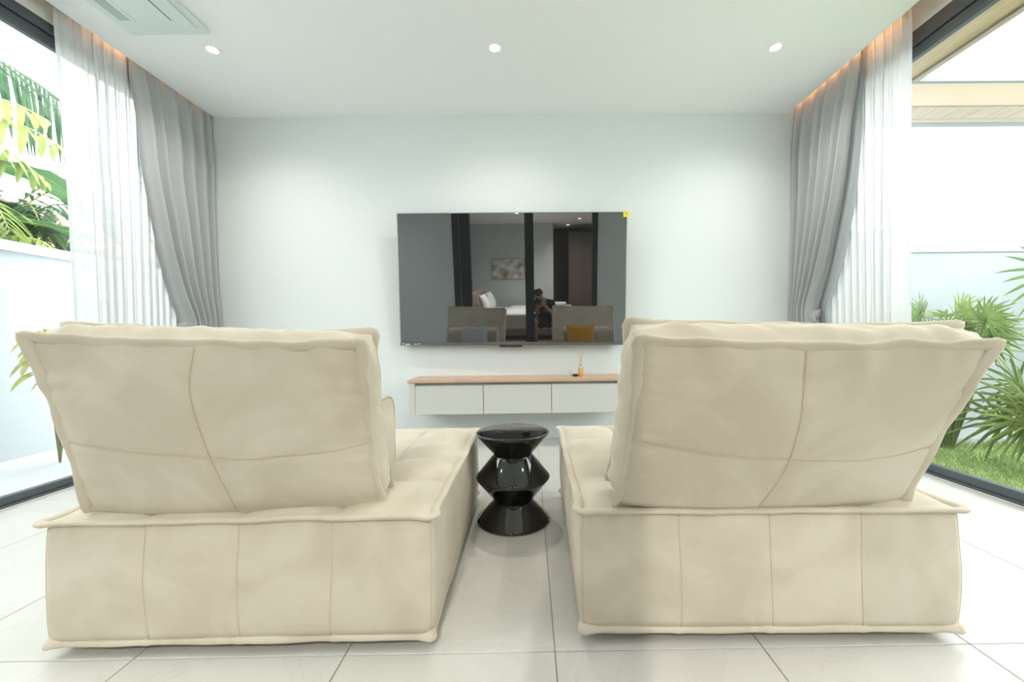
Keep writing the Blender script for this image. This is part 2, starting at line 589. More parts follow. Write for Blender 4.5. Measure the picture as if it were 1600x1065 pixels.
def rect_loop(hw, hd, r, n_side=60, n_c=8):
    """closed rounded-rectangle loop -> list of (point2d, outward2d, side index, s along side 0..1 or None at corners)"""
    pts = []
    corners = [(hw - r, -hd + r, -pi / 2), (hw - r, hd - r, 0), (-hw + r, hd - r, pi / 2), (-hw + r, -hd + r, pi)]
    sides = [((-hw + r, -hd), (hw - r, -hd), (0, -1)), ((hw, -hd + r), (hw, hd - r), (1, 0)),
             ((hw - r, hd), (-hw + r, hd), (0, 1)), ((-hw, hd - r), (-hw, -hd + r), (-1, 0))]
    for s in range(4):
        (ax, ay), (bx, by), o = sides[s]
        for i in range(n_side):
            t = i / n_side
            pts.append((Vector((ax + (bx - ax) * t, ay + (by - ay) * t)), Vector(o), s, t))
        cx_, cy_, a0 = corners[s]
        for i in range(n_c):
            th = a0 + (pi / 2) * i / n_c
            d = Vector((cos(th), sin(th)))
            pts.append((Vector((cx_, cy_)) + d * r, d, s, None))
    return pts


FLANGE = [(-.012, .0055), (.0, .0085), (.010, .0075), (.0165, .004), (.018, 0), (.0165, -.004), (.010, -.0075), (.0, -.0085), (-.012, -.0055)]


def make_base(parent, seed):
    hw, hd = SW / 2 - .015, SD / 2 - .015
    z0, z1 = 0.05, ST - .006
    loop = rect_loop(hw, hd, .022, 72, 6)
    NZ = 18
    V, Fc = [], []
    n = len(loop)
    for iz in range(NZ + 1):
        t = iz / NZ
        z = z0 + (z1 - z0) * t
        bul = (sin(pi * min(1, max(0, t))) ** 0.55) if 0 < t < 1 else 0
        for (p, o, s, u) in loop:
            b = .010 * bul
            if u is not None:
                c = u * 4
                d = abs(c - round(c)) * SW / 4
                k = .0016 * exp(-(d / .006) ** 2) if 0 < round(c) < 4 and s in (0, 2) else 0
                puff = .0015 * abs(sin(pi * c)) ** .8 * bul
                b += puff - k * bul
                b *= 1.0
            b += .004 * nz(p.x * 5 + seed, p.y * 5, z * 7 + 3) * bul
            q = p + o * b
            V.append(Vector((q.x, q.y, z)))
    for iz in range(NZ):
        for i in range(n):
            j = (i + 1) % n
            Fc.append((iz * n + i, iz * n + j, (iz + 1) * n + j, (iz + 1) * n + i))
    Fc.append(tuple(range(n))[::-1])
    body = obj('base_body', V, Fc, M['suede'], parent, smooth=True)
    # seam ridges down the sides: three on each side, one at each corner
    for s in range(4):
        for kx in ((1, 2, 3) if s in (0, 2) else ()):
            P = []
            for iz in range(NZ + 1):
                t = iz / NZ
                i0 = s * (72 + 6) + int(72 * kx / 4)
                v = V[iz * n + i0]; o = loop[i0][1]
                w = .006 * sin(t * 4 + seed + s * 2 + kx) * (1 - t) ** .5
                tang = Vector((-o.y, o.x))
                P.append((v.x + o.x * .0006 + tang.x * w, v.y + o.y * .0006 + tang.y * w, v.z))
            v_, f_ = tube(P, .0014, 5)
            obj('seam', v_, f_, M['seam'], body, smooth=True)
        i0 = s * (72 + 6) + 75
        P = [(V[iz * n + i0].x, V[iz * n + i0].y, V[iz * n + i0].z) for iz in range(NZ + 1)]
        v_, f_ = tube(P, .0016, 5)
        obj('seam', v_, f_, M['seam'], body, smooth=True)
    # tufted seat top
    N = 84
    V, Fc = [], []
    for j in range(N + 1):
        for i in range(N + 1):
            x = -hw + 2 * hw * i / N; y = -hd + 2 * hd * j / N
            u, v = 4 * i / N, 4 * j / N
            a = abs(sin(pi * u)); b = abs(sin(pi * v))
            z = .027 * (a ** .5) * (b ** .5)
            du = abs(u - round(u)) * SW / 4; dv = abs(v - round(v)) * SD / 4
            if 0 < round(u) < 4 and 0 < round(v) < 4:
                z -= .016 * exp(-(du * du + dv * dv) / (.035 ** 2))
            edge = min(i, N - i, j, N - j) / N * 2 * hw
            if edge < .1 : z = z * sstep(0, .03, edge)
            z += .003 * nz(x * 6 + seed, y * 6, 1.0) * sstep(0, .05, edge)
            V.append(Vector((x, y, z1 + z + .002)))
    for j in range(N):
        for i in range(N):
            a = j * (N + 1) + i
            Fc.append((a, a + 1, a + N + 2, a + N + 1))
    obj('seat_top', V, Fc, M['suede'], parent, smooth=True)
    # flanged hems at the top and the bottom edge
    for nm, zz, tilt, off in (('top_hem', ST - .004, .25, 0.0), ('bottom_hem', 0.047, -.95, -.008)):
        lp = rect_loop(hw, hd, .010, 60, 5)
        P, A, B = [], [], []
        m = len(lp)
        for i, (p, o, s, u) in enumerate(lp):
            ear = 0.0
            if u is None: ear = .010
            else:
                e = min(u, 1 - u)
                ear = .010 * (1 - sstep(0, .03, e))
                c = u * 4
                d = abs(c - round(c)) / 4
                if 0 < round(c) < 4: ear += .003 * exp(-(d / .006) ** 2)
            wob = .0035 * nz(p.x * 9 + seed * 3, p.y * 9, zz * 10 + 5)
            wz = .0045 * nz(p.x * 6 + seed, p.y * 6 + 9, zz * 5)
            q = p + o * (off + ear + wob)
            P.append(Vector((q.x, q.y, zz + wz)))
            tl = tilt + .25 * nz(p.x * 4, p.y * 4, seed + zz)
            o3 = Vector((o.x, o.y, 0))
            A.append(o3 * cos(tl) + Vector((0, 0, sin(tl))))
            B.append(-o3 * sin(tl) + Vector((0, 0, cos(tl))))
        v_, f_ = sweep(P, A, B, FLANGE)
        obj(nm, v_, f_, M['suede'], parent, smooth=True)
    # four hidden feet
    for sx in (-1, 1):
        for sy in (-1, 1):
            v_, f_ = lathe([(0.001, 0), (.028, 0), (.032, .055), (.001, .055)], 16)
            f = obj('foot', v_, f_, M['tv_black'], parent)
            f.location = (sx * (hw - .14), sy * (hd - .14), 0)


def make_back(parent, o0, yaw, lean, W, Hc, T, tilt, seed, seam_u, seam_v):
    """back cushion: o0 = bottom-rear centre in parent space; leans toward the camera (-y) with height"""
    ex = Vector((cos(yaw), sin(yaw), tilt))
    out = Vector((sin(yaw), -cos(yaw), 0))
    upv = Vector((0, 0, cos(lean))) + out * sin(lean)
    nb = -out * cos(lean) + Vector((0, 0, sin(lean)))
    O_ = Vector(o0)

    def pt(a, b, c): return O_ + ex * (a * W) + upv * (b * Hc) + nb * c

    def outline_wob(t):
        return .004 * nz(t * 14 + seed, seed * 2, 0)
    NU, NV = 110, 74

    def face(rear):
        V, Fc = [], []
        for j in range(NV + 1):
            for i in range(NU + 1):
                u, v = i / NU, j / NV
                a = u - .5
                su, sv = sin(pi * u), sin(pi * v)
                env = (max(su, 0) ** .5) * (max(sv, 0) ** (.5 if v > .5 else .32))
                bul = (.030 + .022 * (1 - v)) * env
                dz = 0.0
                if rear:
                    du = (u - seam_u(v)) * W; dv = (v - seam_v(u)) * Hc
                    e2 = min(1, env * 1.6)
                    bul -= .0022 * exp(-(du / .008) ** 2) * e2 + .0022 * exp(-(dv / .008) ** 2) * e2
                    bul -= .0015 * (exp(-(du / .05) ** 2) + exp(-(dv / .05) ** 2)) * e2
                # soft waves and puckers running in from the hems
                ed = min(u, 1 - u, v, 1 - v)
                bul += .010 * nz(u * 4 + seed, v * 3, 2.2 + rear) * env
                px = .008 * nz(u * 13 + seed + 2 * v, v * 3, 5.0) * exp(-((1 - v) / .16) ** 2) + .005 * nz(u * 3, v * 20 + seed, 8) * exp(-(min(u, 1 - u) / .12) ** 2)
                bul += px * min(1, ed * 30)
                # rear bottom belly sags below its hem
                sag = .030 * (max(su, 0) ** .3) * (1 - sstep(0, .25, v)) if rear else 0
                b = v - sag / Hc
                c = -bul if rear else T + bul
                V.append(pt(a, b, c))
        for j in range(NV):
            for i in range(NU):
                q = j * (NU + 1) + i
                f = (q, q + 1, q + NU + 2, q + NU + 1)
                Fc.append(f if rear else f[::-1])
        return V, Fc
    vr, fr = face(True)
    vf, ff = face(False)
    rear = obj('rear_panel', vr, fr, M['suede'], parent, smooth=True)
    obj('front_panel', vf, ff, M['suede'], parent, smooth=True)
    # seam ridges on the rear panel
    P = [vr[j * (NU + 1) + min(NU, max(0, round(seam_u(j / NV) * NU)))] - nb * .0008 for j in range(1, NV)]
    P = [sum((P[max(0, min(len(P) - 1, k + d))] for d in range(-4, 5)), Vector()) / 9 - nb * .001 for k in range(len(P))]
    v_, f_ = tube(P, .0010, 5)
    obj('seam', v_, f_, M['seam'], rear, smooth=True)
    P = [vr[min(NV, max(0, round(seam_v(i / NU) * NV))) * (NU + 1) + i] - nb * .0008 for i in range(1, NU)]
    P = [sum((P[max(0, min(len(P) - 1, k + d))] for d in range(-4, 5)), Vector()) / 9 - nb * .001 for k in range(len(P))]
    v_, f_ = tube(P, .0010, 5)
    obj('seam', v_, f_, M['seam'], rear, smooth=True)
    # gusset: puffed strip between the two outlines
    lp = []
    n1, n2 = 70, 50
    for i in range(n1): lp.append((-.5 + i / n1, 0, (0, -1)))
    for i in range(n2): lp.append((.5, i / n2, (1, 0)))
    for i in range(n1): lp.append((.5 - i / n1, 1, (0, 1)))
    for i in range(n2): lp.append((-.5, 1 - i / n2, (-1, 0)))
    V, Fc = [], []
    K = 8
    for idx, (a, b, d) in enumerate(lp):
        if d[0]: e = min(b, 1 - b)
        else: e = min(a + .5, .5 - a)
        for k in range(K + 1):
            t = k / K
            p = pt(a, b, T * t)
            puff = (.020 * sin(pi * t)) * sstep(0, .10, e) + .010 * nz(a * 18 + seed, b * 13, t * 3) * sin(pi * t)
            if d == (0, -1): puff *= .3
            p = p + (ex * d[0] + upv * d[1]) * puff
            V.append(p)
    L = len(lp)
    for i in range(L):
        j = (i + 1) % L
        for k in range(K):
            Fc.append((i * (K + 1) + k, i * (K + 1) + k + 1, j * (K + 1) + k + 1, j * (K + 1) + k))
    obj('gusset', V, Fc, M['suede'], parent, smooth=True)
    # flanged hems around both outlines
    prof = [(-.014, .004), (-.004, .0060), (.006, .0058), (.013, .0050), (.0165, .0025), (.0175, 0), (.0165, -.0025), (.013, -.0050), (.006, -.0058), (-.004, -.0060), (-.014, -.004)]
    for nm, c0, sg in (('rear_hem', 0.0, -1), ('front_hem', T, 1)):
        P, A, B = [], [], []
        for i, (a, b, d) in enumerate(lp):
            dirv = ex * d[0] + upv * d[1]
            e = min(b, 1 - b) * Hc if d[0] else min(a + .5, .5 - a) * W
            pa, pb = lp[i - 1], lp[(i + 1) % L]
            if e < 1e-6:
                dirv = (ex * (1 if a > 0 else -1) + upv * (1 if b > .5 else -1)) * .8
            elif e < .02:
                w = 1 - e / .02
                dirv = dirv + (ex * (1 if a > 0 else -1) + upv * (1 if b > .5 else -1)) * .4 * w
            inset = -.006 * (1 - exp(-(e / .10) ** 2)) * (1 if d[0] == 0 else 1)
            # hems are pulled in a little along their middle
            pull = .010 * (sin(pi * (b if d[0] else a + .5)) ** 1.0) * (1 if d[1] >= 0 else .3)
            p = pt(a, b, c0) + dirv.normalized() * (inset - pull * .5 + .007 * nz(a * 9 + seed, b * 9, c0 * 20)) + nb * (sg * .004 + .006 * nz(a * 8, b * 8 + seed, c0 * 30 + 4))
            sagb = 0
            if nm == 'rear_hem' and d == (0, -1): p = p + nb * .02 * max(0, sin(pi * (a + .5))) ** .3; sagb = .012 * max(0, sin(pi * (a + .5))) ** .3
            p = p + upv * sagb
            twist = .30 * sg + .35 * nz(a * 5 + seed, b * 5, c0 * 9)
            A.append(dirv * cos(twist) + nb * sin(twist))
            B.append(nb * cos(twist) - dirv * sin(twist))
            P.append(p)
        v_, f_ = sweep(P, A, B, prof)
        obj(nm, v_, f_, M['suede'], parent, smooth=True)


def make_sofa(loc, yaw, label, seed):
    r = empty('floor_sofa', loc, yaw)
    tag(r, label, 'sofa', 'low beige sofas facing the television')
    make_base(r, seed)
    return r


def wobble_line(pts):
    return lambda t: interp(pts, t)


def to_local(root_loc, root_yaw, p):
    d = Vector(p) - Vector(root_loc)
    c, s = cos(-root_yaw), sin(-root_yaw)
    return Vector((d.x * c - d.y * s, d.x * s + d.y * c, d.z))


LS_loc, LS_yaw = (-0.842, 1.158 + SD / 2, 0), rad(0.4)
RS_loc, RS_yaw = (0.706, 1.165 + SD / 2, 0), rad(-1.2)
left_sofa = make_sofa(LS_loc, LS_yaw, 'low beige suede floor sofa to the left of the black stool', 1.3)
right_sofa = make_sofa(RS_loc, RS_yaw, 'low beige suede floor sofa to the right of the black stool', 5.7)


def back_cushion(world, yaw, lean, W, Hc, T, tilt, seed, su, sv, label):
    c = empty('back_cushion', world, 0)
    tag(c, label, 'cushion', 'upright sofa back cushions')
    make_back(c, (0, 0, 0), yaw, lean, W, Hc, T, tilt, seed, su, sv)
    return c


back_cushion((-0.874, 1.228, .405), .074, rad(17.3), .825, .522, .087, -.036, 2.1,
             wobble_line([(0, .52), (.35, .475), (.6, .455), (.8, .455), (1, .49)]),
             wobble_line([(0, .43), (.3, .375), (.6, .365), (.85, .39), (1, .43)]),
             'large beige back cushion leaning on the left sofa, corners flaring out to the window')
back_cushion((0.682, 1.206, .405), .020, rad(27.3), .86, .538, .085, -.020, 8.4,
             wobble_line([(0, .47), (.3, .51), (.6, .50), (.85, .475), (1, .465)]),
             wobble_line([(0, .46), (.3, .39), (.6, .365), (.85, .375), (1, .41)]),
             'large beige back cushion leaning steeply on the right sofa')


# bolsters standing in front of the back cushions
def bolster(x0, x1, y0, y1, z0, z1, label, seed):
    root = empty('bolster_cushion', ((x0 + x1) / 2, (y0 + y1) / 2, z0))
    tag(root, label, 'cushion', 'low bolsters behind the throw pillows')
    hx, dy, h = (x1 - x0) / 2, (y1 - y0), z1 - z0
    # side outline (y,z) with a big rounded front-top
    out = []
    r = .07
    base = [(-dy / 2, 0.0), (dy / 2, 0.0)]
    out += [(-dy / 2 + dy * i / 14, 0.0) for i in range(14)]
    out += [(dy / 2, (h - r) * i / 10) for i in range(10)]
    out += [(dy / 2 - r + r * cos(pi / 2 * i / 10), h - r + r * sin(pi / 2 * i / 10)) for i in range(10)]
    out += [(dy / 2 - r - (dy - 2 * r) * i / 8, h) for i in range(8)]
    out += [(-dy / 2 + r - r * sin(pi / 2 * i / 10), h - r + r * cos(pi / 2 * i / 10)) for i in range(10)]
    out += [(-dy / 2, (h - r) * (1 - i / 10)) for i in range(10)]
    NX = 26
    V, Fc = [], []
    n = len(out)
    cy_, cz_ = 0, h / 2
    for i in range(NX + 1):
        t = i / NX
        for (y, z) in out:
            sc = 1 + .03 * sin(pi * t)
            V.append(Vector((-hx + 2 * hx * t, cy_ + (y - cy_) * sc, z if z < .01 else cz_ + (z - cz_) * sc + .003 * nz(t * 6, y * 9, seed))))
    for i in range(NX):
        for k in range(n):
            q = (k + 1) % n
            Fc.append((i * n + k, i * n + q, (i + 1) * n + q, (i + 1) * n + k))
    obj('body', V, Fc, M['suede'], root, smooth=True)
    for s in (-1, 1):
        V, Fc = [], []
        R_ = 8
        for k in range(R_ + 1):
            q = k / R_
            for (y, z) in out:
                V.append(Vector((s * (hx + .018 * (1 - q ** 2.5)), y * q, cz_ + (z - cz_) * q)))
        for k in range(R_):
            for a in range(n):
                b = (a + 1) % n
                Fc.append((k * n + a, k * n + b, (k + 1) * n + b, (k + 1) * n + a))
        obj('end_panel', V, Fc, M['suede'], root, smooth=True)
        P = [(s * hx, y, max(.006, z)) for (y, z) in out] + [(s * hx, out[0][0], max(.006, out[0][1]))]
        v_, f_ = tube(P, .005, 6)
        obj('piping', v_, f_, M['suede'], root, smooth=True)
    return root


bolster(-1.19, -0.535, 1.36, 1.60, .402, .685, 'beige rounded bolster in front of the left back cushion', 3)
bolster(.38, 1.05, 1.36, 1.60, .402, .685, 'beige rounded bolster in front of the right back cushion', 4)


def throw_pillow(c, w, h, t, lean, mat, label, seed):
    r = empty('throw_pillow', c)
    tag(r, label, 'pillow', 'square throw pillows')
    N = 22
    V, Fc = [], []
    for side in (0, 1):
        for j in range(N + 1):
            for i in range(N + 1):
                u, v = i / N - .5, j / N - .5
                pin = 1 - .10 * (1 - (2 * abs(v)) ** 2) * (2 * abs(u)) ** 3
                pin2 = 1 - .10 * (1 - (2 * abs(u)) ** 2) * (2 * abs(v)) ** 3
                e = (max(0, 1 - (2 * u) ** 2) * max(0, 1 - (2 * v) ** 2)) ** .45
                y = (t / 2 * e + .003) * (1 if side else -1)
                x, z = u * w * pin, v * h * pin2 + h / 2
                V.append(Vector((x, y - z * sin(lean), z * cos(lean))))
    K = (N + 1) ** 2
    for side in (0, 1):
        for j in range(N):
            for i in range(N):
                a = side * K + j * (N + 1) + i
                f = (a, a + 1, a + N + 2, a + N + 1)
                Fc.append(f if not side else f[::-1])
    obj('cover', V, Fc, mat, r, smooth=True)
    ring = [V[i] for i in range(N + 1)] + [V[j * (N + 1) + N] for j in range(1, N + 1)] + [V[N * (N + 1) + i] for i in range(N - 1, -1, -1)] + [V[j * (N + 1)] for j in range(N - 1, -1, -1)]
    ring = [p + Vector((0, .003, 0)) for p in ring]
    v_, f_ = tube(ring, .004, 6)
    obj('piping', v_, f_, mat, r, smooth=True)
    return r


throw_pillow((-.81, 1.755, .413), .36, .34, .13, rad(14), M['grey_fabric'], 'pale grey throw pillow on the left sofa, mirrored in the television', 1)
throw_pillow((.60, 1.755, .413), .37, .34, .13, rad(14), M['mustard'], 'mustard yellow throw pillow on the right sofa, mirrored in the television', 2)


# ================================================================== STOOL
stool = empty('side_stool', (-.088, 2.016, 0))
tag(stool, 'glossy black zigzag ceramic stool between the two sofas', 'stool')


def cone_unit(zb, zt, rb, rt, name, foot=False):
    """one faceted drum with softly rounded rims"""
    pr = []
    e = .010
    def rim(r, z, up):
        return [(r - e * .9 + e * .9 * sin(a), z + (up * (e - e * cos(a)) * -1)) for a in ()]
    if rb > rt:   # widest at the bottom
        pr = [(.001, zb), (rb - .012, zb), (rb - .003, zb + .003), (rb, zb + .009), (rb - .003, zb + .016), (rt + .004, zt - .005), (rt, zt), (.001, zt)]
    else:
        pr = [(.001, zb), (rb, zb), (rb + .004, zb + .005), (rt - .003, zt - .016), (rt, zt - .009), (rt - .003, zt - .003), (rt - .012, zt), (.001, zt)]
    v_, f_ = lathe(pr, 96)
    o = obj(name, v_, f_, M['black_gloss'], stool, smooth=True)
    md = o.modifiers.new('bev', 'BEVEL'); md.width = .0025; md.segments = 3; md.limit_method = 'ANGLE'; md.angle_limit = rad(18)
    return o


cone_unit(0.0, .105, .181, .094, 'base_cone')
# double-cone middle
v_, f_ = lathe([(.001, .105), (.094, .105), (.098, .110), (.176, .206), (.181, .214), (.181, .220), (.176, .228), (.098, .323), (.094, .328), (.001, .328)], 96)
o = obj('middle_drum', v_, f_, M['black_gloss'], stool, smooth=True)
md = o.modifiers.new('bev', 'BEVEL'); md.width = .003; md.segments = 3; md.limit_method = 'ANGLE'; md.angle_limit = rad(18)
v_, f_ = lathe([(.001, .328), (.094, .328), (.098, .333), (.176, .424), (.181, .431), (.180, .437), (.176, .440), (.168, .4405), (.08, .4407), (.001, .4407)], 96)
o = obj('seat_cone', v_, f_, M['black_gloss'], stool, smooth=True)
md = o.modifiers.new('bev', 'BEVEL'); md.width = .002; md.segments = 3; md.limit_method = 'ANGLE'; md.angle_limit = rad(18)

v_, f_ = lathe([(.1675, .4409), (.160, .4418), (.001, .4418)], 96)
obj('top_disc', v_, f_, M['black_top'], stool, smooth=True)

# ================================================================== TELEVISION
TVW, TVH, TVT = 1.970, 1.136, .035
TV_TILT, TV_YAW = rad(4.9), rad(1.2)
tv = empty('television', (-.147, 3.563, .836))
tag(tv, 'large wall-mounted flat television with dark mirror-like screen', 'television')
tv.rotation_euler = (TV_TILT, .009, -TV_YAW)
hw = TVW / 2
box('back_housing', -hw + .01, hw - .01, .0, TVT, .01, TVH - .005, M['tv_black'], tv, bev=.006)
box('screen', -hw + .006, hw - .006, -.004, .001, .026, TVH - .006, M['screen'], tv, bev=.0008, seg=1)
box('frame_side', -hw, -hw + .006, -.007, TVT - .005, 0, TVH, M['tv_frame'], tv, bev=.001, seg=1)
box('frame_side', hw - .006, hw, -.007, TVT - .005, 0, TVH, M['tv_frame'], tv, bev=.001, seg=1)
box('frame_top', -hw, hw, -.007, TVT - .005, TVH - .006, TVH, M['tv_frame'], tv, bev=.001, seg=1)
box('frame_bottom', -hw, hw, -.009, TVT - .005, 0, .024, M['tv_bottom'], tv, bev=.002, seg=1)
box('sensor_tab', -.115, .085, -.008, .012, -.016, .002, M['tv_black'], tv, bev=.003)
stk = box('energy_sticker', hw - .036, hw + .010, -.0095, -.0075, TVH - .046, TVH + .002, M['yellow'], tv, bev=.0005, seg=1)
stk['label'] = 'yellow sticker on the top corner'
box('sticker_mark', hw - .018, hw - .006, -.0102, -.0094, TVH - .022, TVH - .015, M['ink'], stk)
for x0, x1, z0, z1 in ((.020, .034, .010, .017), (.048, .090, .006, .013), (.125, .145, .008, .013), (.150, .180, .012, .016)):
    box('maker_mark', -hw + x0, -hw + x1, -.0098, -.0088, z0, z1, M['print'], tv)
box('wall_bracket', -.25, .25, TVT, .075, .30, .62, M['tv_black'], tv, bev=.004)
box('bracket_arm', -.22, -.18, .06, .125, .55, .85, M['tv_black'], tv, bev=.003)
box('bracket_arm', .18, .22, .06, .125, .55, .85, M['tv_black'], tv, bev=.003)

# ================================================================== FLOATING CABINET
cab = empty('media_cabinet', (-.105, YW, 0))
tag(cab, 'floating grey three-door media cabinet with oak top under the television', 'cabinet')
X0, X1 = -.978 + .105, .775 + .105
YF = -.345                     # door front, relative to the wall
box('top_board', X0 - .013, X1 + .010, YF - .010, 0, .541, .566, M['oak'], cab, bev=.002, seg=1)
box('side_panel', X0, X0 + .046, YF, 0, .285, .541, M['lacquer'], cab, bev=.002, seg=1)
box('side_panel', X1 - .046, X1, YF, 0, .285, .541, M['lacquer'], cab, bev=.002, seg=1)
box('carcass', X0 + .046, X1 - .046, YF + .035, 0, .288, .538, M['shadow_gap'], cab)
dw = (X1 - X0 - .092) / 3
for k in range(3):
    a = X0 + .046 + dw * k
    box('door', a + .0025, a + dw - .0025, YF, YF + .020, .285, .518, M['lacquer'], cab, bev=.0015, seg=1)

# reed diffuser and small black box on the cabinet
df = empty('reed_diffuser', (.435, 3.46, .566))
tag(df, 'small amber reed diffuser bottle standing on the oak cabinet top', 'diffuser')
v_, f_ = lathe([(.001, 0), (.021, 0), (.0225, .003), (.0225, .062), (.001, .062)], 24)
obj('oil', v_, f_, M['amber'], df, smooth=True)
v_, f_ = lathe([(.0225, .062), (.0225, .070), (.019, .080), (.011, .086), (.0095, .089), (.0095, .100), (.0115, .101), (.0115, .104), (.001, .104)], 24)
obj('glass_shoulder', v_, f_, M['clear_neck'], df, smooth=True)
for k, (dx, dy) in enumerate(((-.026, .004), (-.012, -.008), (.004, .010), (.014, -.004), (.021, .006))):
    v_, f_ = tube([(dx * -.15, dy * -.15, .092), (dx, dy, .205 - .006 * (k % 3))], .0018, 5)
    obj('reed', v_, f_, M['reed'], df)
sb = empty('infrared_extender', (.385, 3.43, .566))
tag(sb, 'tiny black rounded electronic box with a thin wire beside the diffuser', 'device')
box('case', -.022, .022, -.018, .018, 0, .024, M['tv_black'], sb, bev=.007, seg=3)
box('base_plate', -.019, .019, -.015, .015, -.0, .003, M['track'], sb)
v_, f_ = tube([(-.022, .0, .010), (-.034, .006, .006), (-.042, .02, .018), (-.044, .04, .040), (-.034, .06, .050), (-.022, .08, .03), (-.02, .11, .004)], .0013, 5)
obj('wire', v_, f_, M['tv_black'], sb, smooth=True)

# ================================================================== CEILING FITTINGS
LAMP_XY = [(-2.141, 2.795, 'recessed round downlight nearest the left curtain'),
           (-.213, 2.793, 'recessed round downlight in the middle above the television'),
           (1.732, 2.803, 'recessed round downlight nearest the right curtain'),
           (-2.141, 0.75, 'added out-of-view fill downlight over the left of the room near the camera'),  # near row: unseen lamps added to brighten the room
           (-.213, 0.75, 'added out-of-view fill downlight over the middle of the room near the camera'),
           (1.732, 0.75, 'added out-of-view fill downlight over the right of the room near the camera')]


def downlight(x, y, z, label, power, color=DOWN_COLOR, group='recessed living room downlights'):
    r = empty('downlight', (x, y, z))
    tag(r, label, 'downlight', group)
    v_, f_ = lathe([(.047, -.001), (.047, -.005), (.043, -.007), (.033, -.004), (.0325, .0)], 40)
    obj('trim_ring', v_, f_, M['lamp_ring'], r, smooth=True)
    v_, f_ = lathe([(.001, -.0025), (.033, -.0025)], 32)
    obj('lens', v_, f_, M['lamp_lens'], r)
    ld = bpy.data.lights.new('downlight_lamp', 'SPOT')
    ld.energy = power
    ld.color = color
    ld.spot_size = rad(150)
    ld.spot_blend = 1.0
    ld.shadow_soft_size = .03
    lo = bpy.data.objects.new('downlight_lamp', ld)
    COL.objects.link(lo)
    lo.parent = r
    lo.location = (0, 0, -.012)
    return r


for x, y, lb in LAMP_XY:
    downlight(x, y, ZC, lb, DOWN_POWER * (1.0 if y > 2 else .35))

# one-way ceiling cassette air conditioner
ac = empty('air_conditioner', (-2.27, 2.02, ZC))
tag(ac, 'pale flat ceiling cassette air conditioner beside the left curtain', 'air conditioner')
A0, A1, B0, B1 = -2.53 + 2.27, -2.025 + 2.27, 1.40 - 2.02, 2.625 - 2.02
box('panel', A0, A1, B0, B1, -.030, .0, M['ac'], ac, bev=.008, seg=3)
box('raised_cover', -2.40 + 2.27, A1 - .03, B0 + .05, B1 - .07, -.040, -.030, M['ac'], ac, bev=.004)
box('air_vent', -2.475 + 2.27, -2.385 + 2.27, B0 + .08, 2.50 - 2.02, -.0325, -.0295, M['ac_vent'], ac, bev=.001, seg=1)
box('louver', -2.380 + 2.27, -2.372 + 2.27, B0 + .085, 2.495 - 2.02, -.044, -.0326, M['ac'], ac, bev=.001, seg=1)
box('panel_slot', -2.157 + 2.27, -2.152 + 2.27, B0 + .08, 2.49 - 2.02, -.0412, -.0398, M['tv_black'], ac)

# warm LED strips hidden in the curtain coves
for nm, xa, xb, side in (('l', XL_LIP - .012, XL_LIP - .002, 'left'), ('r', XR_LIP + .002, XR_LIP + .012, 'right')):
    s = box('led_strip', xa, xb, 2.66, YW - .02, ZC + .062, ZC + .085, M['led'])
    tag(s, 'warm orange LED strip tucked in the %s curtain recess' % side, 'led strip', 'curtain recess LED strips')
    h = box('trim_%s' % ('3' if side == 'left' else '4'), min(xa, xb) - (.0 if side == 'left' else .004), max(xa, xb) + (.004 if side == 'left' else .0), YB, YW, ZC + .05, ZC + .062, M['cove'])
    struct(h)

# ================================================================== CURTAINS
ZTOP = 3.03


def cloth_sheet(fn, ns, zs):
    V, Fc = [], []
    for z in zs:
        for i in range(ns + 1):
            V.append(fn(i / ns, z))
    w = ns + 1
    for j in range(len(zs) - 1):
        for i in range(ns):
            a = j * w + i
            Fc.append((a, a + 1, a + w + 1, a + w))
    return V, Fc


def solid(o, t):
    m = o.modifiers.new('thickness', 'SOLIDIFY'); m.thickness = t; m.offset = 0
    return o


ZS = [ZTOP - (ZTOP - .02) * i / 90 for i in range(91)]


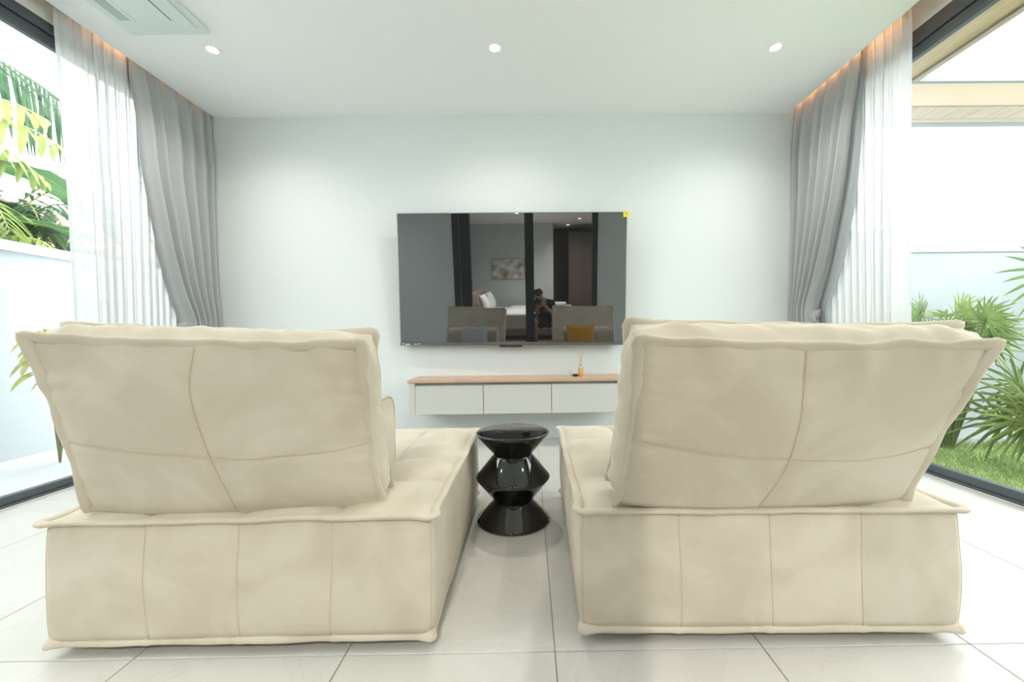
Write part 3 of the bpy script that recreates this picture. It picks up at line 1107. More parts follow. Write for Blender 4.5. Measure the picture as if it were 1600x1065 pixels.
def drape(side, x0, sgn, lead, back, ztie, label, n, seed, lining_tab=None):
    """sgn: +1 = room lies toward +x of the curtain"""
    r = empty('drape', (x0, YW - .4, 0))
    tag(r, label, 'curtain', 'grey side drapes')
    ox, oy = r.location.x, r.location.y

    def f(s, z):
        yl, yb = smoothtab(lead, z), smoothtab(back, z)
        g = exp(-((z - ztie) / .22) ** 2)
        ss = s + .012 * sin(2 * pi * n * s * .5 + seed)
        # pleats keep their phase, unevenly spaced
        ph = 2 * pi * (n * ss + .35 * nz(s * 4 + seed, z * .18, 0))
        w = sin(ph)
        w = 1.7 * abs(sin(ph / 2)) ** .85 - 1 + .18 * sin(2 * ph + 1.0 + 3 * s)
        wid = yb - yl
        amp = .056 + .018 * nz(s * 6 + seed, z * .6, 3)
        amp *= min(1.15, max(.45, .72 / max(wid, .2) * .62))
        top = sstep(2.75, ZTOP, z)
        amp *= 1 - .55 * top
        x = x0 + sgn * (w * amp + .018 * g + .012 * sin(pi * s) * sstep(2.8, 1.6, z) + .028 * sstep(2.90, 2.4, z))
        y = yl + wid * s + .006 * nz(s * 9, z * 2, seed)
        return Vector((x - ox, y - oy, z))
    v_, f_ = cloth_sheet(f, 220, ZS)
    p = obj('panel', v_, f_, M['drape'], r, smooth=True)
    solid(p, .003)
    if lining_tab:
        def fl(s, z):
            a, b = smoothtab(lining_tab, z), smoothtab(lead, z) + .03
            x = x0 - sgn * (.030 - .012 * s) + sgn * .012 * sin(5 * s + z * .8)
            return Vector((x - ox, a + (b - a) * s - oy, z))
        v_, f_ = cloth_sheet(fl, 24, ZS)
        lo = obj('lining', v_, f_, M['lining'], r, smooth=True)
        solid(lo, .002)
        lo['label'] = 'paler lining fold'
    # heading tape and hooks
    yl, yb = lead[-1][1] if lead[-1][0] > lead[0][0] else lead[0][1], YW - .02
    for k in range(9):
        y = yl + .03 + (yb - yl - .06) * k / 8
        v_, f_ = tube([(x0 - ox, y - oy, ZTOP - .02), (x0 - ox, y - oy + .006, ZTOP + .012), (x0 - ox, y - oy, ZTOP + .03)], .002, 5)
        obj('hook', v_, f_, M['track'], r)
    # tie band wrapped around the gathered cloth
    yl, yb = smoothtab(lead, ztie), smoothtab(back, ztie)
    cy_, ry = (yl + yb) / 2, (yb - yl) / 2 + .012
    P, A, B = [], [], []
    for i in range(48):
        th = 2 * pi * i / 48
        droop = .012 * cos(th * 2 + seed) + .018 * sin(th)
        P.append(Vector((x0 + sgn * .012 - ox + .058 * cos(th) * sgn, cy_ - oy + ry * sin(th), ztie + droop)))
        A.append(Vector((cos(th) * sgn, .3 * sin(th), 0)))
        B.append(Vector((0, 0, 1)))
    v_, f_ = sweep(P, A, B, [(-.003, -.034), (.003, -.036), (.006, 0), (.003, .036), (-.003, .034)])
    obj('tie_band', v_, f_, M['drape'], r, smooth=True)
    return r, cy_, ry


L_lead = [(0.0, 3.18), (.8, 3.24), (1.04, 3.315), (1.15, 3.25), (1.62, 3.105), (2.2, 2.975), (2.91, 2.915), (3.1, 2.91)]
L_back = [(0.0, YW - .01), (.9, 3.625), (1.04, 3.62), (1.5, 3.632), (3.1, YW - .012)]
R_lead = [(0.0, 3.22), (.8, 3.30), (1.085, 3.40), (1.2, 3.35), (1.5, 3.24), (1.9, 3.11), (2.3, 3.02), (2.91, 2.93), (3.1, 2.93)]
R_back = [(0.0, YW - .01), (.9, 3.63), (1.02, 3.63), (1.5, 3.635), (3.1, YW - .012)]
R_lin = [(0.0, 3.12), (.8, 3.20), (1.085, 3.335), (1.2, 3.24), (1.5, 3.11), (1.9, 3.00), (2.3, 2.945), (2.91, 2.915), (3.1, 2.915)]
dl_, ly, lry = drape('left', -2.818, 1, L_lead, L_back, 1.035, 'grey pleated drape tied back in the left far corner', 5.5, 1.1)
dr_, ry_, rry = drape('right', 2.425, -1, R_lead, R_back, 1.085, 'grey pleated drape tied back in the right far corner', 5.5, 4.4, R_lin)
# knotted tails on the right tie band
for k, (dy, dz, an) in enumerate(((-.05, .0, .35), (.06, -.035, -.25))):
    V, Fc = [], []
    NB = 12
    for j in range(7):
        for i in range(NB + 1):
            t, s = i / NB, j / 6 - .5
            yy = (t - .5) * .26
            ww = .05 + .055 * t * (1 - .3 * t)
            V.append(Vector((2.425 - .062 - .014 * sin(pi * t) - dr_.location.x, ry_ + dy + yy * cos(an) - dr_.location.y,
                             1.075 + dz + s * ww + yy * sin(an) + .006 * sin(9 * t + j))))
    for j in range(6):
        for i in range(NB):
            a = j * (NB + 1) + i
            Fc.append((a, a + 1, a + NB + 2, a + NB + 1))
    o = obj('tie_tail', V, Fc, M['drape'], dr_, smooth=True)
    solid(o, .004)


def sheer(x0, sgn, lead, back, n, seed, label):
    r = empty('sheer_curtain', (x0, YW - .6, 0))
    tag(r, label, 'curtain', 'white sheer curtains')
    ox, oy = r.location.x, r.location.y

    def f(s, z):
        yl = smoothtab(lead, z)
        ph = 2 * pi * (n * s + .5 * nz(s * 5 + seed, z * .15, 0))
        amp = .011 + .005 * nz(s * 7 + seed, z * .5, 9)
        amp *= sstep(0, .03, s) * .9 + .1
        full = sstep(.06, .22, s)
        x = x0 + sgn * amp * sin(ph)
        y = yl + (back - yl) * s + (.004 + .011 * full) * sin(2 * ph) * sstep(0, .03, s)
        return Vector((x - ox, y - oy, z))
    v_, f_ = cloth_sheet(f, 420, ZS)
    p = obj('panel', v_, f_, M['sheer'], r, smooth=True)

    def fh(s, z):
        q = f(0.0, z)
        return Vector((q.x + sgn * .0015, q.y + .022 * s, q.z))
    v_, f_ = cloth_sheet(fh, 3, ZS)
    h = obj('side_hem', v_, f_, M['hem'], r, smooth=True)

    def ft(s, z):
        q = f(s, z); return Vector((q.x + sgn * .0015, q.y, q.z))
    v_, f_ = cloth_sheet(ft, 240, [ZTOP, ZTOP - .05, ZTOP - .1])
    obj('heading_tape', v_, f_, M['hem'], r, smooth=True)
    return r


sheer(-2.845, 1, [(0, 2.60), (1.02, 2.565), (1.83, 2.535), (2.86, 2.47), (3.1, 2.465)], 3.60, 17, 2.0, 'white translucent sheer curtain hanging at the left window')
sheer(2.475, -1, [(0, 2.615), (1.0, 2.61), (1.8, 2.605), (2.98, 2.575), (3.1, 2.575)], 3.60, 15, 6.0, 'white translucent sheer curtain hanging at the right window')
for x, side in ((-2.818, 'left'), (-2.845, 'left'), (2.425, 'right'), (2.475, 'right')):
    inner = abs(x) in (2.818, 2.425)
    t = box('curtain_track', x - .009, x + .009, YB + .1, YW - .03, ZTOP + .028, ZT, M['track'], bev=.002, seg=1)
    tag(t, 'white curtain track for the %s in the %s recess' % ('drape' if inner else 'sheer', side), 'curtain track', 'curtain tracks')

# ================================================================== OUTSIDE, RIGHT
struct(box('ground_right', XR, 9.0, -6, 10.0, -.35, -.165, M['soil']))
struct(box('terrace_right', XR - .01, XR + .10, YB, YW + .6, -.30, -.02, M['paving']))
struct(box('kerb_right', 2.75, 8.5, 3.86, 4.30, -.165, -.12, M['paving']))
struct(box('wall_garden_end', 2.75, 8.5, 4.30, 4.45, -.165, 1.755, M['out_wall']))
struct(box('trim_5', 2.75, 8.5, 4.28, 4.47, 1.755, 1.79, M['out_wall']))
struct(box('wall_garden_behind', 2.75, 9.0, 5.0, 5.15, -.165, 2.18, M['out_wall']))
struct(box('wall_garden_right', 5.6, 5.75, -6.0, 4.30, -.165, 1.755, M['out_wall']))
# roof overhang along the house: planks running along y
eave = empty('roof_eave', (XR, 0, 2.9))
tag(eave, 'wood-planked roof overhang outside the right window', 'eave')
np_ = 4
pw = (3.05 - XR) / np_
for k in range(np_):
    box('plank', pw * k + .002, pw * (k + 1) - .002, -2.0, 3.20, .0 + (.004 if k % 2 else 0), .02, M['soffit'], eave, bev=.002, seg=1, center=True)
box('soffit_backing', 0, 3.05 - XR, -2.0, 3.20, .02, .05, M['soffit_cream'], eave)
box('inner_fascia', 3.05 - XR, 3.095 - XR, -2.0, 3.20, -.012, .06, M['fascia'], eave, bev=.003)
box('outer_fascia', 3.095 - XR, 3.12 - XR, -2.0, 3.21, .0, .09, M['fascia_grey'], eave, bev=.003)
# covered link roof crossing the garden
link = empty('link_roof', (3.12, 3.21, 2.9))
tag(link, 'flat roof with cream soffit and wood strip crossing beyond the right window', 'roof')
LX = 5.2
box('near_fascia', -.45, LX, .0, .03, .0, .045, M['fascia_grey'], link, bev=.003)
box('cream_soffit', -.45, LX, .03, .355, .004, .04, M['soffit_cream'], link)
for k in range(28):
    box('plank', -.45 + .2 * k + .0015, -.45 + .2 * (k + 1) - .0015, .357, .56, -.002, .03, M['soffit_far'], link, bev=.0015, seg=1, center=True)
box('far_trim', -.45, LX, .56, .63, -.004, .04, M['fascia'], link, bev=.003)
box('far_fascia', -.45, LX, .63, .71, -.006, .045, M['fascia_grey'], link, bev=.003)

# lawn blades
rng = random.Random(3)
V, Fc = [], []
for k in range(26000):
    x = rng.uniform(2.76, 5.6); y = rng.uniform(1.2, 3.86)
    h = rng.uniform(.02, .05); a = rng.uniform(0, 2 * pi); w = .0035
    lx, ly_ = rng.uniform(-.02, .02), rng.uniform(-.02, .02)
    n = len(V)
    V += [Vector((x - w * cos(a), y - w * sin(a), -.166)), Vector((x + w * cos(a), y + w * sin(a), -.166)), Vector((x + lx, y + ly_, -.165 + h))]
    Fc.append((n, n + 1, n + 2))
g = obj('lawn', V, Fc, M['grass'])
tag(g, 'short green lawn outside the right window', 'grass', kind='stuff')


# ---- plants
def blade(P0, d, up, L, w, droop, n=6, fold=.25):
    """one tapering leaflet as a folded strip"""
    V, Fc = [], []
    side = d.cross(up)
    side = side.normalized() if side.length > 1e-6 else Vector((1, 0, 0))
    nrm = side.cross(d).normalized()
    for i in range(n + 1):
        t = i / n
        c = P0 + d * (L * t) - Vector((0, 0, 1)) * (droop * L * t * t)
        ww = w * (sin(pi * min(1, .08 + .92 * t)) ** .6) if t < 1 else 0.0005
        ww = max(ww, .0006)
        V += [c - side * ww + nrm * fold * ww, c, c + side * ww + nrm * fold * ww]
    for i in range(n):
        a = i * 3
        Fc += [(a, a + 1, a + 4, a + 3), (a + 1, a + 2, a + 5, a + 4)]
    return V, Fc


def fan_leaf(name, root, base, direction, R_, nseg, spread, mat, seed, w=.014, droop=.25, upright=False):
    rg_ = random.Random(seed)
    d = Vector(direction).normalized()
    up = Vector((0, 0, 1))
    side = d.cross(up).normalized()
    nrm = side.cross(d).normalized()
    if upright:
        side, nrm = nrm, side
    parts = []
    for k in range(nseg):
        a = spread * (k / (nseg - 1) - .5)
        dd = (d * cos(a) + side * sin(a) + nrm * rg_.uniform(.02, .16)).normalized()
        L = R_ * (1 - .22 * abs(k / (nseg - 1) - .5) * 2) * rg_.uniform(.88, 1.05)
        parts.append(blade(Vector(base), dd, nrm, L, w * rg_.uniform(.8, 1.15), droop * rg_.uniform(.5, 1.3)))
    v_, f_ = merge(parts)
    return obj(name, v_, f_, mat, root, smooth=False)


def fan_palm(loc, stems, label, seed, R_=.32, hmin=.4, hmax=1.2, spread=.5, mats=('palm', 'palm_light'), dirs=None, w=.013):
    r = empty('fan_palm', loc)
    tag(r, label, 'palm', 'fan palms in the right garden')
    rg_ = random.Random(seed)
    for k in range(stems):
        a = rg_.uniform(0, 2 * pi) if dirs is None else rad(rg_.choice(dirs)) + rg_.uniform(-.5, .5)
        h = rg_.uniform(hmin, hmax)
        out = rg_.uniform(.25, 1.0) * spread
        tip = Vector((cos(a) * out, sin(a) * out, h))
        b0 = Vector((cos(a) * .04, sin(a) * .04, 0))
        mid = (b0 + tip) / 2 + Vector((0, 0, .10 * h))
        v_, f_ = tube([b0, mid, tip], .006, 5, [.009, .006, .004])
        st = obj('stalk', v_, f_, M['stem'], r, smooth=True)
        d = Vector((cos(a), sin(a), rg_.uniform(-.15, .75)))
        fan_leaf('leaf', r, tip, d, R_ * rg_.uniform(.8, 1.15), rg_.randint(9, 13), rad(rg_.uniform(150, 215)), M[rg_.choice(mats)], seed * 50 + k, w=w, upright=rg_.random() < .5)
    return r


fan_palm((3.86, 3.74, -.165), 64, 'bushy fan palm against the white garden wall behind the right sofa', 11, R_=.30, hmin=.90, hmax=1.28, spread=.46, w=.009, mats=('palm_light', 'palm_light', 'palm'))
fan_palm((3.96, 3.00, -.165), 18, 'spreading fan palm low over the lawn at the right edge', 23, R_=.40, hmin=.34, hmax=.66, spread=.30, dirs=[180, 200, 150, 230, 270, 120], w=.011)
p3 = empty('fan_palm', (4.0, 2.72, -.165))
tag(p3, 'taller fan palm reaching in from the right edge at head height', 'palm', 'fan palms in the right garden')
for k, (tip, d) in enumerate((((-.30, .06, 1.48), (-1, .05, .1)), ((-.28, -.1, 1.30), (-1, -.2, -.15)), ((.1, .2, 1.7), (.5, .6, .5)), ((.2, -.25, 1.5), (.6, -.7, .2)), ((-.1, -.35, 1.6), (-.3, -1, .2)))):
    v_, f_ = tube([(0, 0, 0), (tip[0] * .25, tip[1] * .25, tip[2] * .6), tip], .008, 6, [.011, .008, .005])
    obj('stalk', v_, f_, M['stem'], p3, smooth=True)
    fan_leaf('leaf', p3, tip, d, .44, 12, rad(150), M['palm_light' if k % 2 else 'palm'], 900 + k, w=.013, droop=.2, upright=k < 2)

# ================================================================== OUTSIDE, LEFT
struct(box('ground_left', -12.0, XL, -6, 12.0, -.35, -.12, M['soil']))
struct(box('terrace_left', -4.25, XL + .0, -6, 9.0, -.12, -.05, M['paving']))
struct(box('wall_garden_left', -4.40, -4.25, -6, 9.0, -.12, 1.655, M['out_wall']))
struct(box('trim_6', -4.43, -4.20, -6, 9.0, 1.655, 1.737, M['out_wall']))


def frond(root, base, pts, nleaf, Lmax, w, droop, mat, seed, hang=.3, ang=55, nm='frond', rib='stem'):
    """pinnate frond: rachis through pts, leaflets both sides"""
    rg_ = random.Random(seed)
    pts = [Vector(p) for p in pts]

    def cur(t):
        n = len(pts) - 1
        f_ = min(n - 1e-6, t * n); i = int(f_); u = f_ - i
        p0, p1, p2, p3_ = pts[max(0, i - 1)], pts[i], pts[i + 1], pts[min(n, i + 2)]
        return .5 * ((2 * p1) + (p2 - p0) * u + (2 * p0 - 5 * p1 + 4 * p2 - p3_) * u * u + (3 * p1 - p0 - 3 * p2 + p3_) * u ** 3)
    R_ = [cur(i / 24) for i in range(25)]
    v_, f_ = tube(R_, .01, 5, [.014 * (1 - .85 * i / 24) for i in range(25)])
    o = obj(nm + '_rib', v_, f_, M[rib], root, smooth=True)
    parts = []
    for k in range(nleaf):
        t = .06 + .93 * k / (nleaf - 1)
        c = cur(t); tg = (cur(min(1, t + .02)) - cur(max(0, t - .02))).normalized()
        sd = tg.cross(Vector((0, 0, 1)))
        sd = sd.normalized() if sd.length > 1e-3 else Vector((1, 0, 0))
        for s in (-1, 1):
            a = rad(ang) * rg_.uniform(.85, 1.1)
            d = (tg * cos(a) + sd * s * sin(a) - Vector((0, 0, hang)) * rg_.uniform(.6, 1.2)).normalized()
            L = Lmax * (sin(pi * (.15 + .8 * t)) ** .6) * rg_.uniform(.85, 1.1)
            parts.append(blade(c, d, Vector((0, 0, 1)), L, w * rg_.uniform(.85, 1.1), droop * rg_.uniform(.7, 1.3), n=5))
    v_, f_ = merge(parts)
    return obj(nm, v_, f_, mat, root)


def tree_root(name, loc, label, cat, group=None):
    r = empty(name, loc)
    return tag(r, label, cat, group)


def trunk(root, h, r0, r1, lean=(0, 0), mat='stem'):
    P = [(lean[0] * t * t, lean[1] * t * t, h * t) for t in [i / 8 for i in range(9)]]
    v_, f_ = tube(P, r0, 10, [r0 + (r1 - r0) * i / 8 for i in range(9)])
    return obj('trunk', v_, f_, M[mat], root, smooth=True)


def at_left(px, py, X):
    """garden point on the plane x=X seen along a given sight line (used only to choose sensible plant positions)"""
    d = _fw + _R * ((px - CX) / F_PX) - _U * ((py - CY) / F_PX)
    return Vector((0, 0, EYE)) + d * (X / d.x)


# coconut palm: tall trunk with hanging fronds
cp = tree_root('coconut_palm', (-6.5, 3.45, -.12), 'tall palm with long hanging fronds high above the left garden wall', 'palm')
trunk(cp, 4.55, .13, .08, (0, .05))
crown = Vector((0, .05, 4.5))
for k, (a, rise, L) in enumerate(((88, .30, 2.9), (135, .5, 2.3), (180, .3, 2.3), (225, .4, 2.2), (270, .5, 2.2), (305, .4, 2.1), (160, .8, 2.0))):
    d = Vector((cos(rad(a)), sin(rad(a)), 0))
    pts = [crown, crown + d * L * .35 + Vector((0, 0, rise * .2)), crown + d * L * .72 + Vector((0, 0, -.12)), crown + d * L + Vector((0, 0, -.5))]
    frond(cp, crown, pts, 60, 1.05, .022, .25, M['palm_dark'], 40 + k, hang=.65, ang=45)

# broad-leaved tree with large oval hanging leaflets
bt = tree_root('broadleaf_tree', (-5.15, 3.05, -.12), 'slender tree with lime oval leaflets over the left garden wall', 'tree')
trunk(bt, 3.0, .05, .03, (.05, .15))
tp = Vector((.05, .15, 2.95))
for k, (d, L) in enumerate((((.12, 1, .18), 1.25), ((.0, 1, -.12), 1.15), ((-.6, .5, .3), 1.0), ((-.5, -.8, .2), 1.0), ((.25, .95, .42), 1.05))):
    d = Vector(d).normalized()
    frond(bt, tp, [tp, tp + d * L * .4 + Vector((0, 0, .10)), tp + d * L * .75 + Vector((0, 0, .06)), tp + d * L - Vector((0, 0, .08))], 9, .22, .034, .5, M['palm_light'], 300 + k, hang=1.1, ang=70, rib='rib')

# banana plant
bn = tree_root('banana_plant', (-5.45, 3.15, -.12), 'banana plant with broad arching leaves behind the left garden wall', 'banana plant')
trunk(bn, 2.1, .09, .06)
top = Vector((0, 0, 2.05))


def banana_leaf(root, pts, W, seed):
    pts = [Vector(p) for p in pts]
    n = len(pts) - 1

    def cur(t):
        f_ = min(n - 1e-6, t * n); i = int(f_); u = f_ - i
        p0, p1, p2, p3_ = pts[max(0, i - 1)], pts[i], pts[i + 1], pts[min(n, i + 2)]
        return .5 * ((2 * p1) + (p2 - p0) * u + (2 * p0 - 5 * p1 + 4 * p2 - p3_) * u * u + (3 * p1 - p0 - 3 * p2 + p3_) * u ** 3)
    NL, NWd = 40, 8
    V, Fc = [], []
    for i in range(NL + 1):
        t = i / NL
        c = cur(t); tg = (cur(min(1, t + .02)) - cur(max(0, t - .02))).normalized()
        sd = tg.cross(Vector((0, 0, 1))).normalized(); nr = sd.cross(tg).normalized()
        w = W * (sin(pi * min(1, max(0, (t - .12) / .88))) ** .5 if t > .12 else .02)
        for j in range(-NWd, NWd + 1):
            s = j / NWd
            V.append(c + sd * (w * s) + nr * (.22 * w * abs(s) + .012 * sin(t * 60 + j) * abs(s)) - Vector((0, 0, .28 * w * s * s)))
    m = 2 * NWd + 1
    for i in range(NL):
        for j in range(m - 1):
            a = i * m + j
            Fc.append((a, a + 1, a + m + 1, a + m))
    lf = obj('leaf', V, Fc, M['banana'], root, smooth=True)
    v_, f_ = tube([cur(i / 30) + Vector((0, 0, .004)) for i in range(31)], .012, 6, [.020 * (1 - .8 * i / 30) for i in range(31)])
    obj('midrib', v_, f_, M['rib'], lf, smooth=True)


for k, (a, rise, L) in enumerate(((84, .80, 1.9), (100, .45, 1.8), (130, .6, 1.5), (190, .8, 1.5), (-110, .35, 1.5), (250, 1.0, 1.4), (70, .2, 1.7))):
    d = Vector((cos(rad(a)), sin(rad(a)), 0))
    banana_leaf(bn, [top, top + d * L * .3 + Vector((0, 0, rise * .8)), top + d * L * .7 + Vector((0, 0, rise)), top + d * L + Vector((0, 0, rise * .55))], .25, k)

# feathery areca palms leaning over the wall
for q, (loc, lbl, sd, mats) in enumerate((((-5.75, 3.85, -.12), 'feathery yellow-green palm just behind the left garden wall', 5, ('palm_light', 'palm')),
                                          ((-5.6, 4.75, -.12), 'dark feathery palm behind the left garden wall near the corner', 9, ('palm', 'palm_dark')),
                                          ((-6.6, 5.9, -.12), 'bushy feathery palm deep behind the left garden wall', 13, ('palm_dark', 'palm')),
                                          ((-6.3, 4.75, -.12), 'tall dark feathery palm behind the banana leaves', 17, ('palm_dark', 'palm_dark')))):
    r = tree_root('feather_palm', loc, lbl, 'palm', 'feather palms beyond the left wall')
    rg_ = random.Random(sd)
    for k in range(13):
        a = rg_.uniform(0, 2 * pi); h = rg_.uniform(1.3, 2.1) + (.55 if q == 3 else 0); L = rg_.uniform(.75, 1.05)
        d = Vector((cos(a), sin(a), 0))
        b0 = Vector((cos(a) * .06, sin(a) * .06, 0))
        top_ = b0 + Vector((0, 0, h)) + d * .15
        v_, f_ = tube([b0, (b0 + top_) / 2 + d * .02, top_], .012, 6)
        obj('stalk', v_, f_, M['stem'], r, smooth=True)
        frond(r, top_, [top_, top_ + d * L * .35 + Vector((0, 0, .35)), top_ + d * L * .75 + Vector((0, 0, .35)), top_ + d * L + Vector((0, 0, .05))],
              20, .36, .020, .35, M[mats[k % 2]], sd * 20 + k, hang=.25, rib='rib')

# croton shrub in front of the wall
cr = tree_root('croton_shrub', (-3.75, 3.27, -.05), 'yellow-green croton shrub in front of the white left garden wall', 'shrub')
rg_ = random.Random(77)
for k in range(7):
    a = rg_.uniform(0, 2 * pi); h = rg_.uniform(.92, 1.15)
    tip = Vector((cos(a) * .10, sin(a) * .10, h))
    v_, f_ = tube([(0, 0, 0), (tip.x * .4, tip.y * .4, h * .5), tuple(tip)], .007, 6)
    obj('stem', v_, f_, M['stem'], cr, smooth=True)
    for m_ in range(9):
        b = rg_.uniform(0, 2 * pi)
        d = Vector((cos(b), sin(b), rg_.uniform(.0, .6))).normalized()
        v_, f_ = blade(tip - Vector((0, 0, .03 * m_)), d, Vector((0, 0, 1)), rg_.uniform(.15, .25), .027, .9, n=7)
        obj('leaf', v_, f_, M['croton'], cr, smooth=True)

# neighbour's red-tiled house
nh = empty('neighbour_house', (-9.5, 7.0, -.12))
tag(nh, 'pale neighbouring house with red tiled roof behind the plants', 'house')
box('house_wall', -1.2, 1.2, -3, 3, 0, 2.75, M['out_wall'], nh)
for side in (-1, 1):
    for row in range(8):
        t0 = row / 8
        x = side * (1.7 - 1.7 * t0); z = 2.6 + 1.0 * t0
        x2 = side * (1.7 - 1.7 * (t0 + .14)); z2 = 2.6 + 1.0 * (t0 + .14)
        V = [(x, -3.3, z), (x, 3.3, z), (x2, 3.3, z2), (x2, -3.3, z2), (x, -3.3, z + .05), (x, 3.3, z + .05), (x2, 3.3, z2 + .02), (x2, -3.3, z2 + .02)]
        obj('tile_course', V, [(0, 1, 2, 3), (7, 6, 5, 4), (0, 4, 5, 1), (1, 5, 6, 2), (2, 6, 7, 3), (3, 7, 4, 0)], M['roof_red'], nh)

# ================================================================== BEDROOM BEHIND (mirrored in the screen)
BX0, BX1, BY, BZ = -2.4, 2.1, -3.75, 2.62
struct(box('floor_bedroom', BX0 - .1, BX1 + .1, BY - 1.6, YB - .15, -.12, 0, M['bed_floor']))
struct(box('ceiling_bedroom', BX0 - .1, BX1 + .1, BY - 1.6, YB - .15, BZ, BZ + .1, M['ceiling']))
struct(box('wall_bedroom_left', BX0 - .1, BX0, BY, YB - .15, 0, BZ, M['bed_wall']))
struct(box('wall_bedroom_right', BX1, BX1 + .1, BY - 1.5, YB - .15, 0, BZ, M['bed_wall']))
struct(box('wall_bedroom_back', BX0 - .1, .34, BY - .1, BY, 0, BZ, M['bed_wall']))
struct(box('wall_bedroom_niche', .34, BX1, BY - 1.6, BY - 1.5, 0, BZ, M['walnut']))
struct(box('wall_bedroom_side', .24, .34, BY - 1.5, BY - .1, 0, BZ, M['bed_wall']))
ward = empty('wardrobe', (1.15, BY - .3, 0))
tag(ward, 'dark brown wardrobe panel mirrored at the right of the screen', 'wardrobe')
for k in range(2):
    box('door', -.39 + .39 * k + .002, .39 * k - .002, .0, .022, .02, 2.4, M['brown_panel'], ward, bev=.002, seg=1)
box('carcass', -.39, .39, -.5, 0, 0, 2.42, M['walnut'], ward)
art = empty('wall_picture', (-.85, BY, 1.47))
tag(art, 'abstract brown and white picture on the bedroom wall, mirrored in the screen', 'picture')
box('canvas', -.42, .42, .004, .024, -.25, .25, M['canvas'], art)
for a in ((-.44, .44, .25, .27), (-.44, .44, -.27, -.25), (-.44, -.42, -.25, .25), (.42, .44, -.25, .25)):
    box('frame_bar', a[0], a[1], 0, .035, a[2], a[3], M['taupe'], art)
bed = empty('bed', (-.2, -2.35, 0))
tag(bed, 'white made bed with taupe headboard, mirrored in the screen', 'bed')
box('headboard', -1.32, -1.20, -1.0, 1.0, 0, .98, M['taupe'], bed, bev=.03, seg=3)
box('bed_base', -1.20, .95, -.92, .92, .08, .30, M['taupe'], bed, bev=.01)
box('mattress', -1.20, .97, -.93, .93, .30, .52, M['white_cloth'], bed, bev=.05, seg=4)
box('duvet', -.55, 1.00, -.97, .97, .22, .555, M['white_cloth'], bed, bev=.05, seg=4)
for sx in (-1.1, .85):
    for sy in (-.8, .8):
        box('leg', sx - .03, sx + .03, sy - .03, sy + .03, 0, .08, M['walnut'], bed)


def bed_pillow(c, rot, label):
    r = throw_pillow(c, .66, .42, .18, rad(-18), M['white_cloth'], label, 3)
    r.name = 'bed_pillow'
    r.rotation_euler = (0, 0, rot)
    r['group'] = 'white bed pillows'
    return r


bed_pillow((-1.13, -1.85, .535), rad(90), 'white bed pillow against the headboard, nearer the glass door')
bed_pillow((-1.13, -2.80, .535), rad(90), 'white bed pillow against the headboard, nearer the bedroom wall')
tw = empty('folded_towel', (.42, -2.1, .556))
tag(tw, 'folded white towel stack on the foot of the bed, mirrored in the screen', 'towel')
for k in range(3):
    box('fold', -.18, .18, -.13, .13, .055 * k, .055 * (k + 1), M['white_cloth'], tw, bev=.02, seg=3)
for x, y, lb in ((-.45, -1.7, 'recessed bedroom downlight nearer the glass door'), (.95, -2.9, 'recessed bedroom downlight before the wardrobe'), (.75, -4.3, 'recessed downlight in the dark bedroom passage')):
    downlight(x, y, BZ, lb, 90.0 if x < 0 else 50.0 if x != .75 else 6.0, (1.0, .93, .85) if x != .75 else (1.0, .75, .45), 'recessed bedroom downlights')

# dark sliding door between the rooms
dr = empty('door_1', (-.22, YB - .075, 0))
tag(dr, 'dark aluminium sliding glass door to the bedroom behind the camera', kind='structure')
for a, b, y0, y1 in ((-1.49, -1.375, -.06, .07), (-1.368, -1.18, -.02, .055), (-.22, -.065, -.02, .055), (.96, 1.05, -.06, .07)):
    box('stile', a + .22, b + .22, y0, y1, 0.02, 2.56, M['door_frame'], dr, bev=.003, seg=1)
box('seal_strip', -1.3745 + .22, -1.3685 + .22, .0, .056, .02, 2.56, M['tv_frame'], dr)
box('head', -1.49 + .22, 1.05 + .22, -.06, .07, 2.56, 2.62, M['door_frame'], dr, bev=.003, seg=1)
box('sill', -1.49 + .22, 1.05 + .22, -.06, .07, 0, .02, M['door_frame'], dr, bev=.002, seg=1)
box('pane', -1.18 + .22, -.22 + .22, .012, .020, .02, 2.56, M['glass'], dr)

# ================================================================== PHOTOGRAPHER (mirrored in the screen)
def skin_obj(name, nodes, edges, mat, parent, root=0, sub=2, loc=(0, 0, 0)):
    bm = bmesh.new()
    lay = bm.verts.layers.skin.verify()
    vs_ = []
    for (p, r) in nodes:
        v = bm.verts.new(p)
        rr = r if isinstance(r, tuple) else (r, r)
        v[lay].radius = rr
        vs_.append(v)
    vs_[root][lay].use_root = True
    for a, b in edges:
        bm.edges.new((vs_[a], vs_[b]))
    o = obj_bm(name, bm, mat, parent)
    m = o.modifiers.new('skin', 'SKIN'); m.use_smooth_shade = True
    s = o.modifiers.new('sub', 'SUBSURF'); s.levels = sub; s.render_levels = sub
    return o


PX, PY = .12, -.62           # body centre; the camera in the hands stays at the viewpoint
person = empty('person', (PX, PY, 0))
tag(person, 'crouching person in black t-shirt and shorts holding a camera, mirrored in the screen', 'person')
